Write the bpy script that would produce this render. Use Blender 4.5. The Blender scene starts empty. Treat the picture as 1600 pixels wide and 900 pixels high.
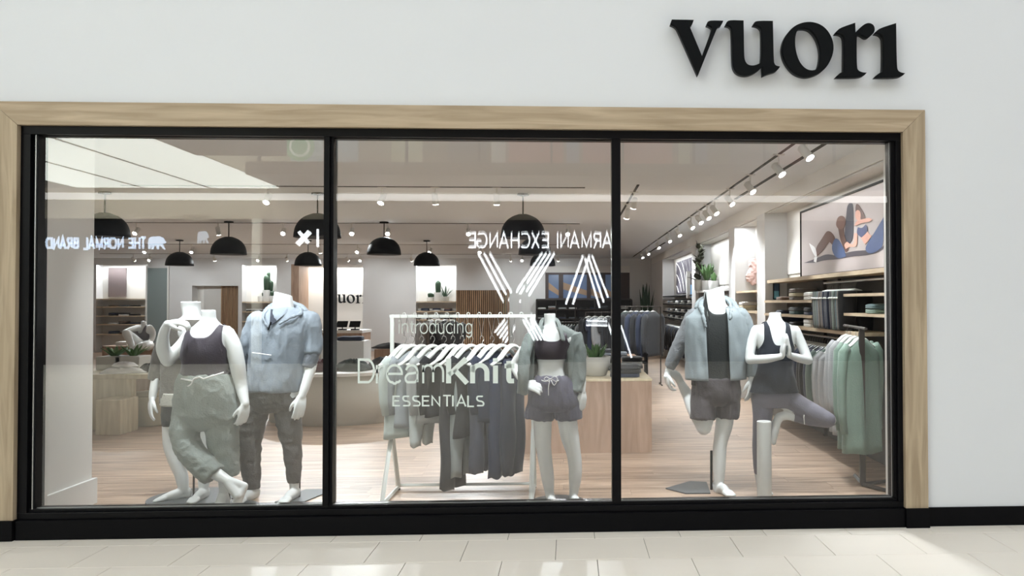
import bpy, bmesh, math, random
import numpy as np
from mathutils import Vector, Matrix, noise
random.seed(7)
SC = bpy.context.scene
COL = SC.collection
PI = math.pi

# ------------------------------------------------------------------ camera
YAW, PIT, ROL, CD, CH, SHX, FPX = 0.0457, 0.0177, -0.0017, 5.2736, 1.5, 145.2, 1250.0
def cam_axes():
    cy, sy, cp, sp, cr, sr = math.cos(YAW), math.sin(YAW), math.cos(PIT), math.sin(PIT), math.cos(ROL), math.sin(ROL)
    R0 = Vector((cy, -sy, 0)); F0 = Vector((sy, cy, 0)); U0 = Vector((0, 0, 1))
    F = F0*cp + U0*sp; U = U0*cp - F0*sp
    return R0*cr + U*sr, U*cr - R0*sr, F
RX, UX, FX = cam_axes()
cam = bpy.data.cameras.new('camera'); cam_o = bpy.data.objects.new('camera', cam); COL.objects.link(cam_o)
cam_o.matrix_world = Matrix(((RX.x, UX.x, -FX.x, 0), (RX.y, UX.y, -FX.y, -CD), (RX.z, UX.z, -FX.z, CH), (0, 0, 0, 1)))
cam.sensor_width = 36; cam.lens = 36*FPX/1600; cam.shift_x = -SHX/1600; cam.clip_end = 200
SC.camera = cam_o
CO = Vector((0, -CD, CH))
def ray(px, py): return FX + RX*((px-800-SHX)/FPX) + UX*((450-py)/FPX)
def at(px, py, Y):
    r = ray(px, py); return CO + r*((Y-CO.y)/r.y)
def atX(px, py, X):
    r = ray(px, py); return CO + r*((X-CO.x)/r.x)
def atZ(px, py, Z):
    r = ray(px, py); return CO + r*((Z-CO.z)/r.z)
GY = 0.06
def atR(px, py, dv):                                   # a place in the mall whose mirror image in the glass lies at depth dv
    p = at(px, py, dv-CD); return Vector((p.x, 2*GY-p.y, p.z))

# ------------------------------------------------------------------ world, exposure, big lights
w = bpy.data.worlds.new('world'); SC.world = w; w.use_nodes = True
w.node_tree.nodes['Background'].inputs[0].default_value = (0.9, 0.95, 1, 1)
w.node_tree.nodes['Background'].inputs[1].default_value = 0.3
SC.view_settings.view_transform = 'Standard'; SC.view_settings.look = 'None'
SC.view_settings.exposure = 0.0; SC.view_settings.gamma = 1
SC.cycles.use_denoising = True
SC.cycles.max_bounces = 8; SC.cycles.diffuse_bounces = 4; SC.cycles.transparent_max_bounces = 16
SC.cycles.sample_clamp_indirect = 4
SPOT_W = 185.0          # each track head
FRONT_W = 104.0         # heads of the track over the window display
FILL_E = 1.8            # unseen panels added over the mall to light the facade
COVE_E = 7.2           # luminous ceiling seen in the glass

# ------------------------------------------------------------------ materials
def mat(name, col, rough=0.6, metal=0.0, bump=0.0, bscale=60, var=0.0, vscale=4, emit=0, stretch=(1,1,1), spec=0.5, sheen=0):
    m = bpy.data.materials.new(name); m.use_nodes = True
    nt = m.node_tree; b = nt.nodes['Principled BSDF']
    b.inputs['Base Color'].default_value = (*col, 1); b.inputs['Roughness'].default_value = rough
    b.inputs['Metallic'].default_value = metal; b.inputs['Specular IOR Level'].default_value = spec
    if sheen: b.inputs['Sheen Weight'].default_value = sheen
    if emit:
        b.inputs['Emission Color'].default_value = (*col, 1); b.inputs['Emission Strength'].default_value = emit
    if bump or var:
        tc = nt.nodes.new('ShaderNodeTexCoord'); mp = nt.nodes.new('ShaderNodeMapping'); mp.inputs['Scale'].default_value = stretch
        nt.links.new(tc.outputs['Object'], mp.inputs[0])
    if var:
        n = nt.nodes.new('ShaderNodeTexNoise'); n.inputs['Scale'].default_value = vscale; n.inputs['Detail'].default_value = 6
        nt.links.new(mp.outputs[0], n.inputs['Vector'])
        mx = nt.nodes.new('ShaderNodeMix'); mx.data_type = 'RGBA'
        mx.inputs['A'].default_value = (*[c*(1-var) for c in col], 1); mx.inputs['B'].default_value = (*[min(1, c*(1+var)) for c in col], 1)
        nt.links.new(n.outputs['Fac'], mx.inputs['Factor']); nt.links.new(mx.outputs['Result'], b.inputs['Base Color'])
    if bump:
        n2 = nt.nodes.new('ShaderNodeTexNoise'); n2.inputs['Scale'].default_value = bscale; n2.inputs['Detail'].default_value = 4
        nt.links.new(mp.outputs[0], n2.inputs['Vector'])
        bp = nt.nodes.new('ShaderNodeBump'); bp.inputs['Strength'].default_value = bump; bp.inputs['Distance'].default_value = 0.01
        nt.links.new(n2.outputs['Fac'], bp.inputs['Height']); nt.links.new(bp.outputs[0], b.inputs['Normal'])
    return m
def srgb(r, g, b):
    f = lambda c: (c/255/12.92) if c <= 10 else ((c/255+0.055)/1.055)**2.4
    return (f(r), f(g), f(b))
def wood(name, c1, c2, stretch, rough=0.5, scale=3, hue=0.12):
    m = bpy.data.materials.new(name); m.use_nodes = True; nt = m.node_tree; b = nt.nodes['Principled BSDF']
    b.inputs['Roughness'].default_value = rough
    tc = nt.nodes.new('ShaderNodeTexCoord'); mp = nt.nodes.new('ShaderNodeMapping'); mp.inputs['Scale'].default_value = stretch
    oi = nt.nodes.new('ShaderNodeObjectInfo'); ad = nt.nodes.new('ShaderNodeVectorMath'); ad.operation = 'ADD'
    ml = nt.nodes.new('ShaderNodeMath'); ml.operation = 'MULTIPLY'; ml.inputs[1].default_value = 40
    nt.links.new(oi.outputs['Random'], ml.inputs[0]); nt.links.new(ml.outputs[0], ad.inputs[1])
    nt.links.new(tc.outputs['Object'], mp.inputs[0]); nt.links.new(mp.outputs[0], ad.inputs[0])
    n = nt.nodes.new('ShaderNodeTexNoise'); n.inputs['Scale'].default_value = scale; n.inputs['Detail'].default_value = 8; n.inputs['Distortion'].default_value = 0.8
    nt.links.new(ad.outputs[0], n.inputs['Vector'])
    cr = nt.nodes.new('ShaderNodeValToRGB'); cr.color_ramp.elements[0].position = 0.32; cr.color_ramp.elements[1].position = 0.72
    cr.color_ramp.elements[0].color = (*c1, 1); cr.color_ramp.elements[1].color = (*c2, 1)
    nt.links.new(n.outputs['Fac'], cr.inputs[0])
    hs = nt.nodes.new('ShaderNodeHueSaturation'); nt.links.new(cr.outputs[0], hs.inputs['Color'])
    mr = nt.nodes.new('ShaderNodeMapRange'); mr.inputs['To Min'].default_value = 1-hue; mr.inputs['To Max'].default_value = 1+hue
    nt.links.new(oi.outputs['Random'], mr.inputs[0]); nt.links.new(mr.outputs[0], hs.inputs['Value'])
    nt.links.new(hs.outputs[0], b.inputs['Base Color'])
    bp = nt.nodes.new('ShaderNodeBump'); bp.inputs['Strength'].default_value = 0.15; bp.inputs['Distance'].default_value = 0.004
    nt.links.new(n.outputs['Fac'], bp.inputs['Height']); nt.links.new(bp.outputs[0], b.inputs['Normal'])
    return m
def glass_mat(name, base, tint=(1, 1, 1)):
    m = bpy.data.materials.new(name); m.use_nodes = True; nt = m.node_tree; nt.nodes.remove(nt.nodes['Principled BSDF'])
    t = nt.nodes.new('ShaderNodeBsdfTransparent'); t.inputs[0].default_value = (*tint, 1)
    g = nt.nodes.new('ShaderNodeBsdfGlossy'); g.inputs['Roughness'].default_value = 0; g.inputs['Color'].default_value = (1, 1, 1, 1)
    fr = nt.nodes.new('ShaderNodeFresnel'); fr.inputs[0].default_value = 1.5
    ad = nt.nodes.new('ShaderNodeMath'); ad.operation = 'ADD'; ad.inputs[1].default_value = base; ad.use_clamp = True
    mx = nt.nodes.new('ShaderNodeMixShader')
    nt.links.new(fr.outputs[0], ad.inputs[0]); nt.links.new(ad.outputs[0], mx.inputs[0]); nt.links.new(t.outputs[0], mx.inputs[1]); nt.links.new(g.outputs[0], mx.inputs[2])
    nt.links.new(mx.outputs[0], nt.nodes['Material Output'].inputs[0])
    return m
M = {}
M['wall'] = mat('white_plaster', srgb(226, 229, 234), 0.75, bump=0.08, bscale=300, var=0.012, vscale=0.8)
M['wall_in'] = mat('interior_plaster', srgb(232, 230, 226), 0.7, bump=0.06, bscale=40, var=0.03, vscale=1.5)
M['limewash'] = mat('limewash_plaster', srgb(222, 222, 222), 0.75, bump=0.15, bscale=12, var=0.06, vscale=1.6)
M['ceil'] = mat('ceiling_paint', srgb(233, 238, 243), 0.8)
M['black'] = mat('black_metal', (0.004, 0.004, 0.005), 0.35, bump=0.02, spec=0.12)
M['blackm'] = mat('matte_black', (0.003, 0.003, 0.004), 0.55, spec=0.1)
M['signblk'] = mat('black_sign_acrylic', (0.003, 0.004, 0.005), 0.45, spec=0.12)
M['edge'] = mat('bright_gasket', (0.45, 0.45, 0.45), 0.3, metal=0.6)
M['oak_h'] = wood('oak_trim_horizontal', srgb(150, 132, 108), srgb(184, 166, 142), (0.5, 6, 8), 0.5)
M['oak_v'] = wood('oak_trim_vertical', srgb(160, 142, 118), srgb(196, 178, 152), (8, 6, 0.5), 0.5)
M['plank'] = wood('oak_floor_plank', srgb(140, 115, 96), srgb(200, 176, 154), (0.55, 8, 1), 0.42, 2.5, 0.10)
M['tile'] = mat('porcelain_tile', srgb(242, 234, 224), 0.42, var=0.05, vscale=1.2, stretch=(0.5, 3, 1))
M['grout'] = mat('grout', srgb(120, 110, 103), 0.8)
M['mannequin'] = mat('mannequin_gloss_white', srgb(236, 240, 240), 0.32, spec=0.5)
M['oakbox'] = wood('light_oak_veneer', srgb(186, 172, 142), srgb(212, 200, 172), (5, 5, 0.6), 0.55)
M['walnut'] = wood('brown_oak_veneer', srgb(150, 122, 102), srgb(178, 150, 130), (5, 5, 0.6), 0.55)
M['white'] = mat('white_lacquer', srgb(236, 236, 234), 0.45)
M['bone'] = mat('bone_laminate', srgb(206, 203, 194), 0.5)
M['shelf'] = wood('shelf_oak', srgb(190, 168, 140), srgb(214, 196, 170), (4, 1, 4), 0.5)
M['dark'] = mat('dark_bay_back', srgb(92, 90, 88), 0.7, var=0.1, vscale=5)
M['slat'] = wood('slat_wood', srgb(140, 108, 80), srgb(182, 150, 116), (6, 6, 0.5), 0.5)
M['slatgap'] = mat('dark_slat_backing', srgb(40, 34, 30), 0.8)
M['green'] = mat('plant_green', srgb(84, 118, 70), 0.45, var=0.35, vscale=14)
M['darkgreen'] = mat('cactus_green', srgb(40, 66, 44), 0.5, var=0.3, vscale=20)
M['olive'] = mat('dark_olive_leaf', srgb(52, 54, 40), 0.5, var=0.3, vscale=10)
M['concrete'] = mat('pale_ceramic', srgb(205, 204, 198), 0.7, bump=0.1, bscale=60)
M['lamp'] = mat('lamp_glow', (1, 0.97, 0.9), 0.5, emit=90)
M['lampwhite'] = mat('white_lamp_housing', srgb(225, 225, 222), 0.4)
M['brass'] = mat('dome_lining', srgb(196, 172, 140), 0.4, metal=0.3)
M['glass'] = glass_mat('shop_glass', 0.03, (0.98, 0.99, 0.985))
M['glass2'] = glass_mat('shop_glass_inner_lite', -0.015)
M['vinyl'] = mat('white_vinyl', srgb(228, 238, 234), 0.5)
M['chrome'] = mat('wire_chrome', (0.75, 0.75, 0.74), 0.25, metal=0.9)
M['rackwhite'] = mat('white_powdercoat', srgb(236, 240, 236), 0.4)
M['bronze'] = mat('dark_bronze_metal', srgb(62, 56, 52), 0.5, metal=0.3)
M['plate'] = mat('grey_steel_plate', srgb(92, 95, 98), 0.55, metal=0.2)
FAB = {}
def fab(name, rgb, bump=0.35, rough=0.85, sheen=0.15, bs=90):
    if name not in FAB: FAB[name] = mat(name.replace(' ', '_')+'_fabric', srgb(*rgb), rough, bump=bump, bscale=bs, var=0.07, vscale=30, sheen=sheen)
    return FAB[name]

# ------------------------------------------------------------------ object helpers
def tag(o, label=None, cat=None, group=None, kind=None):
    if label: o['label'] = label
    if cat: o['category'] = cat
    if group: o['group'] = group
    if kind: o['kind'] = kind
    return o
def empty(name, loc, label, cat, group=None, rz=0):
    o = bpy.data.objects.new(name, None); COL.objects.link(o); o.location = loc; o.rotation_euler = (0, 0, rz); o.empty_display_size = 0.1
    return tag(o, label, cat, group)
def link(name, me, mats, parent=None, smooth=False, world=True):
    """mesh given in world coordinates; under a parent it keeps its place"""
    if smooth:
        for p in me.polygons: p.use_smooth = True
    if me.materials: me.materials.clear()
    for m in (mats if isinstance(mats, (list, tuple)) else [mats]): me.materials.append(m)
    o = bpy.data.objects.new(name, me); COL.objects.link(o)
    if parent:
        o.parent = parent
        if world: o.matrix_parent_inverse = mw(parent).inverted()
    return o
def mw(o):
    m = Matrix.LocRotScale(o.location, o.rotation_euler, o.scale)
    return (mw(o.parent) @ o.matrix_parent_inverse @ m) if o.parent else m
class MB:
    def __init__(s): s.v = []; s.f = []; s.mi = []
    def add(s, v, f, mi=0):
        k = len(s.v); s.v += [tuple(x) for x in v]; s.f += [tuple(i+k for i in q) for q in f]; s.mi += [mi]*len(f); return s
    def box(s, a, b, mi=0):
        x0, y0, z0 = a; x1, y1, z1 = b
        v = [(x0,y0,z0),(x1,y0,z0),(x1,y1,z0),(x0,y1,z0),(x0,y0,z1),(x1,y0,z1),(x1,y1,z1),(x0,y1,z1)]
        return s.add(v, [(3,2,1,0),(4,5,6,7),(0,1,5,4),(1,2,6,5),(2,3,7,6),(3,0,4,7)], mi)
    def tube(s, pts, rad, n=12, caps=True, closed=False, mi=0, flat=None):
        pts = [Vector(p) for p in pts]
        if not isinstance(rad, (list, tuple)): rad = [rad]*len(pts)
        rings = []
        up = Vector((0.13, 0.93, 0.34)).normalized()
        for i, p in enumerate(pts):
            if closed: t = (pts[(i+1) % len(pts)]-pts[i-1])
            else: t = (pts[min(i+1, len(pts)-1)]-pts[max(i-1, 0)])
            t = t.normalized() if t.length > 1e-9 else Vector((0, 0, 1))
            if i == 0:
                a = up.cross(t)
                if a.length < 0.2: a = Vector((1, 0, 0)).cross(t)
                a.normalize()
            else:
                a = (a - t*a.dot(t)); a.normalize()
            b = t.cross(a)
            fa, fb = flat if flat else (1, 1)
            rings.append([p + a*math.cos(2*PI*k/n)*rad[i]*fa + b*math.sin(2*PI*k/n)*rad[i]*fb for k in range(n)])
        v = [q for r in rings for q in r]; m = len(rings); f = []
        for i in range(m if closed else m-1):
            for k in range(n):
                j = (i+1) % m
                f.append((i*n+k, i*n+(k+1) % n, j*n+(k+1) % n, j*n+k))
        if caps and not closed:
            f.append(tuple(range(n-1, -1, -1))); f.append(tuple(range((m-1)*n, m*n)))
        return s.add(v, f, mi)
    def lathe(s, c, prof, n=32, mi=0):
        c = Vector(c); v = []; f = []
        for r, z in prof:
            for k in range(n): v.append((c.x+r*math.cos(2*PI*k/n), c.y+r*math.sin(2*PI*k/n), c.z+z))
        for i in range(len(prof)-1):
            for k in range(n): f.append((i*n+k, i*n+(k+1) % n, (i+1)*n+(k+1) % n, (i+1)*n+k))
        if prof[0][0] > 1e-6: f.append(tuple(range(n-1, -1, -1)))
        if prof[-1][0] > 1e-6: f.append(tuple(range((len(prof)-1)*n, len(prof)*n)))
        return s.add(v, f, mi)
    def ball(s, c, r, n=12, sc=(1, 1, 1), mi=0):
        c = Vector(c); m = n//2; v = []; f = []
        for i in range(m+1):
            th = PI*i/m
            for k in range(n): v.append((c.x+r*sc[0]*math.sin(th)*math.cos(2*PI*k/n), c.y+r*sc[1]*math.sin(th)*math.sin(2*PI*k/n), c.z-r*sc[2]*math.cos(th)))
        for i in range(m):
            for k in range(n): f.append((i*n+k, i*n+(k+1) % n, (i+1)*n+(k+1) % n, (i+1)*n+k))
        return s.add(v, f, mi)
    def mesh(s, name='m', weld=False):
        me = bpy.data.meshes.new(name); me.from_pydata(s.v, [], s.f)
        if any(s.mi): me.polygons.foreach_set('material_index', s.mi)
        if weld:
            bm = bmesh.new(); bm.from_mesh(me); bmesh.ops.remove_doubles(bm, verts=bm.verts, dist=1e-5); bm.to_mesh(me); bm.free()
        me.update(); return me
    def build(s, name, m, parent=None, smooth=False, bevel=0):
        me = s.mesh(name)
        if bevel:
            bm = bmesh.new(); bm.from_mesh(me); bmesh.ops.bevel(bm, geom=bm.edges[:], offset=bevel, segments=2, affect='EDGES', profile=0.6); bm.to_mesh(me); bm.free()
        return link(name, me, m, parent, smooth)
def box(name, a, b, m, parent=None, bevel=0): return MB().box(a, b).build(name, m, parent, bevel=bevel)
def struct(o, label=None): o['kind'] = 'structure'; return o
def smooth_angle(o, deg=40):
    o.data.polygons.foreach_set('use_smooth', [True]*len(o.data.polygons)); o.data.update()
    try: o.data.set_sharp_from_angle(angle=math.radians(deg))
    except Exception: pass
    return o
def evaluated(me, mods):
    """apply a list of (type, settings) modifiers to a mesh and return the new mesh"""
    o = bpy.data.objects.new('tmp', me); COL.objects.link(o)
    for t, kw in mods:
        md = o.modifiers.new('m', t)
        for k, v in kw.items(): setattr(md, k, v)
    dg = bpy.context.evaluated_depsgraph_get(); dg.update()
    ev = o.evaluated_get(dg); out = bpy.data.meshes.new_from_object(ev)
    bpy.data.objects.remove(o); return out
def outline(name, loops, to3d, depth, m, parent=None, smooth=False, bevel=0.0):
    """filled 2-D outline (loops of (x, y)) given an extrusion; to3d maps (x, y, depth) to the world"""
    cu = bpy.data.curves.new('c', 'CURVE'); cu.dimensions = '2D'; cu.fill_mode = 'BOTH'; cu.extrude = 0.5
    for lp in loops:
        sp = cu.splines.new('POLY'); sp.points.add(len(lp)-1); sp.use_cyclic_u = True
        for i, (x, y) in enumerate(lp): sp.points[i].co = (x, y, 0, 1)
    o = bpy.data.objects.new('tmp', cu); COL.objects.link(o)
    dg = bpy.context.evaluated_depsgraph_get(); dg.update()
    me = bpy.data.meshes.new_from_object(o.evaluated_get(dg)); bpy.data.objects.remove(o)
    for v in me.vertices: v.co = to3d(v.co.x, v.co.y, (v.co.z+0.5)*depth)
    bm = bmesh.new(); bm.from_mesh(me); bmesh.ops.remove_doubles(bm, verts=bm.verts, dist=1e-6); bmesh.ops.recalc_face_normals(bm, faces=bm.faces); bm.to_mesh(me); bm.free()
    return link(name, me, m, parent, smooth)
def chaikin(pts, n=2, keep=0.92):
    for _ in range(n):
        out = []
        for i in range(len(pts)):
            p0, p1, p2 = Vector(pts[i-1]), Vector(pts[i]), Vector(pts[(i+1) % len(pts)])
            a, b = (p0-p1), (p2-p1)
            if a.length < 1e-6 or b.length < 1e-6: continue
            if a.angle(b) < 1.9: out.append(tuple(p1))          # keep corners sharp
            else: out += [tuple(p1+a*0.25), tuple(p1+b*0.25)]
        pts = out
    return pts
def _arc(cx, cy, rx, ry, a0, a1, n=14): return [(cx+rx*math.cos(math.radians(a0+(a1-a0)*i/n)), cy+ry*math.sin(math.radians(a0+(a1-a0)*i/n))) for i in range(n+1)]
GLY = {
 'D': (0.80, [[(0,0),(0,1),(0.28,1)]+_arc(0.28,0.5,0.44,0.5,90,-90)[1:]+[(0,0)]]),
 'r': (0.42, [[(0,0),(0,0.73)], _arc(0.33,0.40,0.33,0.32,180,88)]),
 'e': (0.82, [[(0.01,0.38),(0.70,0.38)]+_arc(0.355,0.36,0.355,0.37,2,322,28)[1:]]),
 'a': (0.78, [_arc(0.29,0.46,0.27,0.27,165,0)+[(0.56,0.0)], [(0.56,0.44),(0.30,0.40)]+_arc(0.24,0.2,0.24,0.2,90,270)[1:]+_arc(0.26,0.24,0.30,0.24,270,340)]),
 'm': (1.14, [[(0,0),(0,0.73)], _arc(0.235,0.45,0.235,0.28,180,0)+[(0.47,0)], _arc(0.705,0.45,0.235,0.28,180,0)+[(0.94,0)]]),
 'K': (0.80, [[(0,0),(0,1)], [(0.66,1),(0.02,0.34)], [(0.22,0.55),(0.70,0)]]),
 'n': (0.76, [[(0,0),(0,0.73)], _arc(0.27,0.44,0.27,0.29,180,0)+[(0.54,0)]]),
 'i': (0.26, [[(0,0),(0,0.72)], [(0,0.86),(0,1.01)]]),
 't': (0.46, [[(0.14,0.93),(0.14,0.2)]+_arc(0.31,0.2,0.17,0.17,180,280), [(-0.02,0.70),(0.36,0.70)]]),
 'o': (0.86, [_arc(0.36,0.365,0.36,0.37,0,360,30)]),
 'd': (0.84, [_arc(0.31,0.365,0.31,0.37,0,360,28), [(0.62,0),(0.62,1)]]),
 'u': (0.76, [[(0,0.72)]+_arc(0.27,0.28,0.27,0.29,180,360)+[(0.54,0.72)], [(0.54,0.4),(0.54,0)]]),
 'c': (0.74, [_arc(0.35,0.365,0.35,0.37,42,318,24)]),
 'g': (0.84, [_arc(0.31,0.365,0.31,0.37,0,360,28), [(0.62,0.72),(0.62,0.02)]+_arc(0.33,-0.02,0.29,0.25,0,-150)]),
 'E': (0.72, [[(0.55,1),(0,1),(0,0),(0.57,0)], [(0,0.52),(0.50,0.52)]]),
 'S': (0.76, [_arc(0.30,0.745,0.27,0.255,35,270,18)+_arc(0.30,0.245,0.30,0.245,90,-145,18)[1:]]),
 'N': (0.84, [[(0,0),(0,1),(0.62,0),(0.62,1)]]),
 'T': (0.74, [[(0,1),(0.66,1)], [(0.33,1),(0.33,0)]]),
 'I': (0.26, [[(0,0),(0,1)]]),
 'A': (0.86, [[(0,0),(0.37,1),(0.74,0)], [(0.12,0.33),(0.62,0.33)]]),
 'L': (0.64, [[(0,1),(0,0),(0.5,0)]]),
 'R': (0.76, [[(0,0),(0,1),(0.28,1)]+_arc(0.30,0.75,0.26,0.25,90,-90)[1:]+[(0,0.5)], [(0.28,0.5),(0.58,0)]]),
 'M': (0.98, [[(0,0),(0,1),(0.38,0.1),(0.76,1),(0.76,0)]]),
 'X': (0.76, [[(0,0),(0.62,1)], [(0,1),(0.62,0)]]),
 'C': (0.86, [_arc(0.42,0.5,0.42,0.5,48,312,26)]),
 'H': (0.84, [[(0,0),(0,1)], [(0.62,0),(0.62,1)], [(0,0.52),(0.62,0.52)]]),
 'G': (0.92, [_arc(0.44,0.5,0.44,0.5,48,330,26)+[(0.82,0.46),(0.46,0.46)]]),
 'B': (0.76, [[(0,0),(0,1),(0.28,1)]+_arc(0.28,0.765,0.24,0.235,90,-90)[1:]+[(0,0.53)], [(0.28,0.53)]+_arc(0.28,0.265,0.28,0.265,90,-90)+[(0,0)]]),
 'O': (0.98, [_arc(0.43,0.5,0.43,0.5,0,360,32)]), ' ': (0.42, [])}
def text_fit(name, s, P00, P10, P01, m, parent=None, w=0.1, depth=0.002, cap=None):
    """stroke lettering from P00 (baseline left) to P10 (baseline right), cap height towards P01, pen width w of the cap height"""
    P00, P10, P01 = Vector(P00), Vector(P10), Vector(P01); b = MB(); x = 0; segs = []
    for ch in s:
        adv, ls = GLY[ch]; segs += [[(x+a, q) for a, q in l] for l in ls]; x += adv+w*0.55
    x1 = max(p[0] for l in segs for p in l)+w/2; x0 = -w/2
    ex = (P10-P00)/(x1-x0); ey = (P01-P00); nz = ex.cross(ey).normalized()*depth
    for l in segs:
        short = max(p[1] for p in l)-min(p[1] for p in l) < 0.2 and min(p[1] for p in l) > 0.8
        P = [Vector((p[0], p[1] if (short or p[1] < 0) else min(max(p[1], w*0.5 if len(l) > 3 else 0), 1-(w/2 if len(l) > 3 else 0)))) for p in l]
        closed = (Vector(l[0])-Vector(l[-1])).length < 1e-4; v = []
        for i, p in enumerate(P):
            a = P[i-1] if i else (P[-2] if closed else p); c = P[i+1] if i < len(P)-1 else (P[1] if closed else p)
            d0 = (p-a); d1 = (c-p); d0 = d0.normalized() if d0.length > 1e-6 else d1.normalized(); d1 = d1.normalized() if d1.length > 1e-6 else d0
            n0 = Vector((-d0.y, d0.x)); n1 = Vector((-d1.y, d1.x)); nn = n0+n1
            if nn.length < 0.3: nn = n0
            nn.normalize(); k = min(2.2, 1/max(0.35, nn.dot(n0)))*w/2
            for sg in (1, -1):
                q = p+nn*k*sg; v.append(P00+ex*(q.x-x0)+ey*q.y)
        for q in list(v): v.append(q+nz)
        n = len(P); f = []
        for i in range(n-1):
            a, c, d, e = 2*i, 2*i+1, 2*i+3, 2*i+2; o = 2*n
            f += [(a, c, d, e), (a+o, e+o, d+o, c+o), (a, e, e+o, a+o), (c, c+o, d+o, d)]
        if not closed: f += [(0, 2*n, 2*n+1, 1), (2*n-2, 2*n-1, 4*n-1, 4*n-2)]
        b.add(v, f)
    return b.build(name, m, parent)

# ================================================================== THE SETTING
XF, XB, ZC = 2.60, 2.92, 2.87          # pier front, bay back, shop ceiling
YBK = 19.73                            # shop back wall
OL, OR_, OT = -3.503, 2.237, 2.637     # shopfront opening
# facade wall
b = MB(); b.box((-16, 0, 0), (OL-0.02, 0.25, 9)); b.box((OR_+0.02, 0, 0), (14, 0.25, 9)); b.box((OL-0.02, 0, OT+0.02), (OR_+0.02, 0.25, 9))
struct(b.build('wall_front', M['wall']))
# mall floor : tiles
fl = struct(box('floor', (-16, -16, -0.06), (14, 0.24, -0.006), M['grout']))
TW, TD, TG = 0.552, 0.41, 0.0035
tmesh = MB().box((0, 0, -0.01), (TW-TG, TD-TG, 0)).mesh('tile')
bm = bmesh.new(); bm.from_mesh(tmesh); bmesh.ops.bevel(bm, geom=[e for e in bm.edges if all(v.co.z > -0.001 for v in e.verts)], offset=0.0012, segments=1, affect='EDGES'); bm.to_mesh(tmesh); bm.free()
tmesh.materials.append(M['tile'])
ytop = atZ(950, 841, 0).y                    # first joint
x0 = atZ(1011, 841+16, 0).x                  # a cross joint in the first full row
def put_tile(i, r):
    o = bpy.data.objects.new('tile', tmesh); COL.objects.link(o); o.parent = fl
    o.location = (x0 + i*TW + (0 if r % 2 == 0 else TW*0.44), ytop - (r+1)*TD, 0.0)
for r in range(-1, 3):
    for i in range(-11, 7): put_tile(i, r)
far = MB()
for r in range(3, 38):
    for i in range(-30, 24):
        x = x0 + i*TW + (0 if r % 2 == 0 else TW*0.44); y = ytop-(r+1)*TD
        far.box((x, y, -0.01), (x+TW-TG, y+TD-TG, 0))
for r in range(-1, 3):
    for i in list(range(-30, -11))+list(range(7, 24)):
        x = x0 + i*TW + (0 if r % 2 == 0 else TW*0.44); y = ytop-(r+1)*TD
        far.box((x, y, -0.01), (x+TW-TG, y+TD-TG, 0))
o = far.build('tile_field', M['tile'], fl); o['kind'] = 'stuff'
# oak surround
F0, F1 = -0.035, 0.10
WL, WR, WT = OL-0.165, 2.39, 2.785
def prism(name, quad, y0, y1, m, parent=None):
    v = [(x, y0, z) for x, z in quad]+[(x, y1, z) for x, z in quad]; n = len(quad)
    f = [tuple(range(n)), tuple(range(2*n-1, n-1, -1))]+[(i, i+n, (i+1) % n+n, (i+1) % n) for i in range(n)]
    me = MB().add(v, f).mesh(name); bm = bmesh.new(); bm.from_mesh(me); bmesh.ops.recalc_face_normals(bm, faces=bm.faces); bm.to_mesh(me); bm.free()
    return link(name, me, m, parent)
struct(prism('trim_1', [(WL, WT), (WR, WT), (OR_, OT), (OL, OT)], F0, F1, M['oak_h']))
struct(prism('trim_2', [(WL, 0.128), (OL-0.0015, 0.128), (OL-0.0015, OT-0.0015), (WL, WT-0.0015)], F0, F1, M['oak_v']))
struct(prism('trim_3', [(OR_+0.0015, 0.128), (WR, 0.128), (WR, WT-0.0015), (OR_+0.0015, OT-0.0015)], F0, F1, M['oak_v']))
# black plinth and baseboards
def bb(name, a, c): return struct(box(name, a, c, M['blackm'], bevel=0.002))
bb('baseboard_front', (OL+0.01, -0.03, 0), (OR_-0.004, 0.2, 0.122))
bb('baseboard_front.001', (WL-0.012, -0.05, 0), (OL+0.004, 0.1, 0.127))
bb('baseboard_front.002', (OR_, -0.05, 0), (WR+0.004, 0.1, 0.127))
bb('baseboard_front.003', (WR+0.006, -0.014, 0), (13.9, 0.0, 0.125))
bb('baseboard_front.004', (-15.9, -0.014, 0), (WL-0.014, 0.0, 0.125))
# shopfront window
win = struct(bpy.data.objects.new('window_1', None)); COL.objects.link(win)
GL, ML0, ML1, MR0, MR1, GR, GB, GT = -3.408, -1.592, -1.535, 0.288, 0.347, 2.178, 0.184, 2.584
box('window_sill', (OL, 0.0, 0.123), (OR_, 0.14, 0.165), M['black'], win, 0.003)
box('frame_rail', (OL, 0.02, 0.165), (OR_, 0.12, GB), M['black'], win, 0.002)
box('frame_rail', (OL, 0.0, GT), (OR_, 0.14, OT), M['black'], win, 0.002)
box('frame_stile', (OL, 0.0, 0.165), (GL-0.035, 0.14, GT), M['black'], win, 0.002)
box('frame_stile', (GL-0.035, 0.025, GB), (GL, 0.12, GT), M['black'], win, 0.002)
box('frame_stile', (GR, 0.025, GB), (GR+0.025, 0.12, GT), M['black'], win, 0.002)
box('frame_stile', (GR+0.025, 0.0, 0.165), (OR_, 0.14, GT), M['black'], win, 0.002)
box('mullion', (ML0, 0.005, GB), (ML1-0.02, 0.13, GT), M['black'], win, 0.002)
box('mullion', (ML1-0.02, 0.028, GB), (ML1, 0.12, GT), M['black'], win, 0.002)
box('mullion', (MR0, 0.012, GB), (MR1, 0.125, GT), M['black'], win, 0.002)
for xa, xb in ((GL, ML0), (ML1, MR0), (MR1, GR)):            # bright gasket line round each pane
    box('gasket', (xa, 0.044, GB), (xb, 0.050, GB+0.005), M['edge'], win)
    box('gasket', (xa, 0.044, GT-0.004), (xb, 0.050, GT), M['blackm'], win)
box('gasket', (GR-0.004, 0.044, GB), (GR, 0.05, GT), M['edge'], win)
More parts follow.
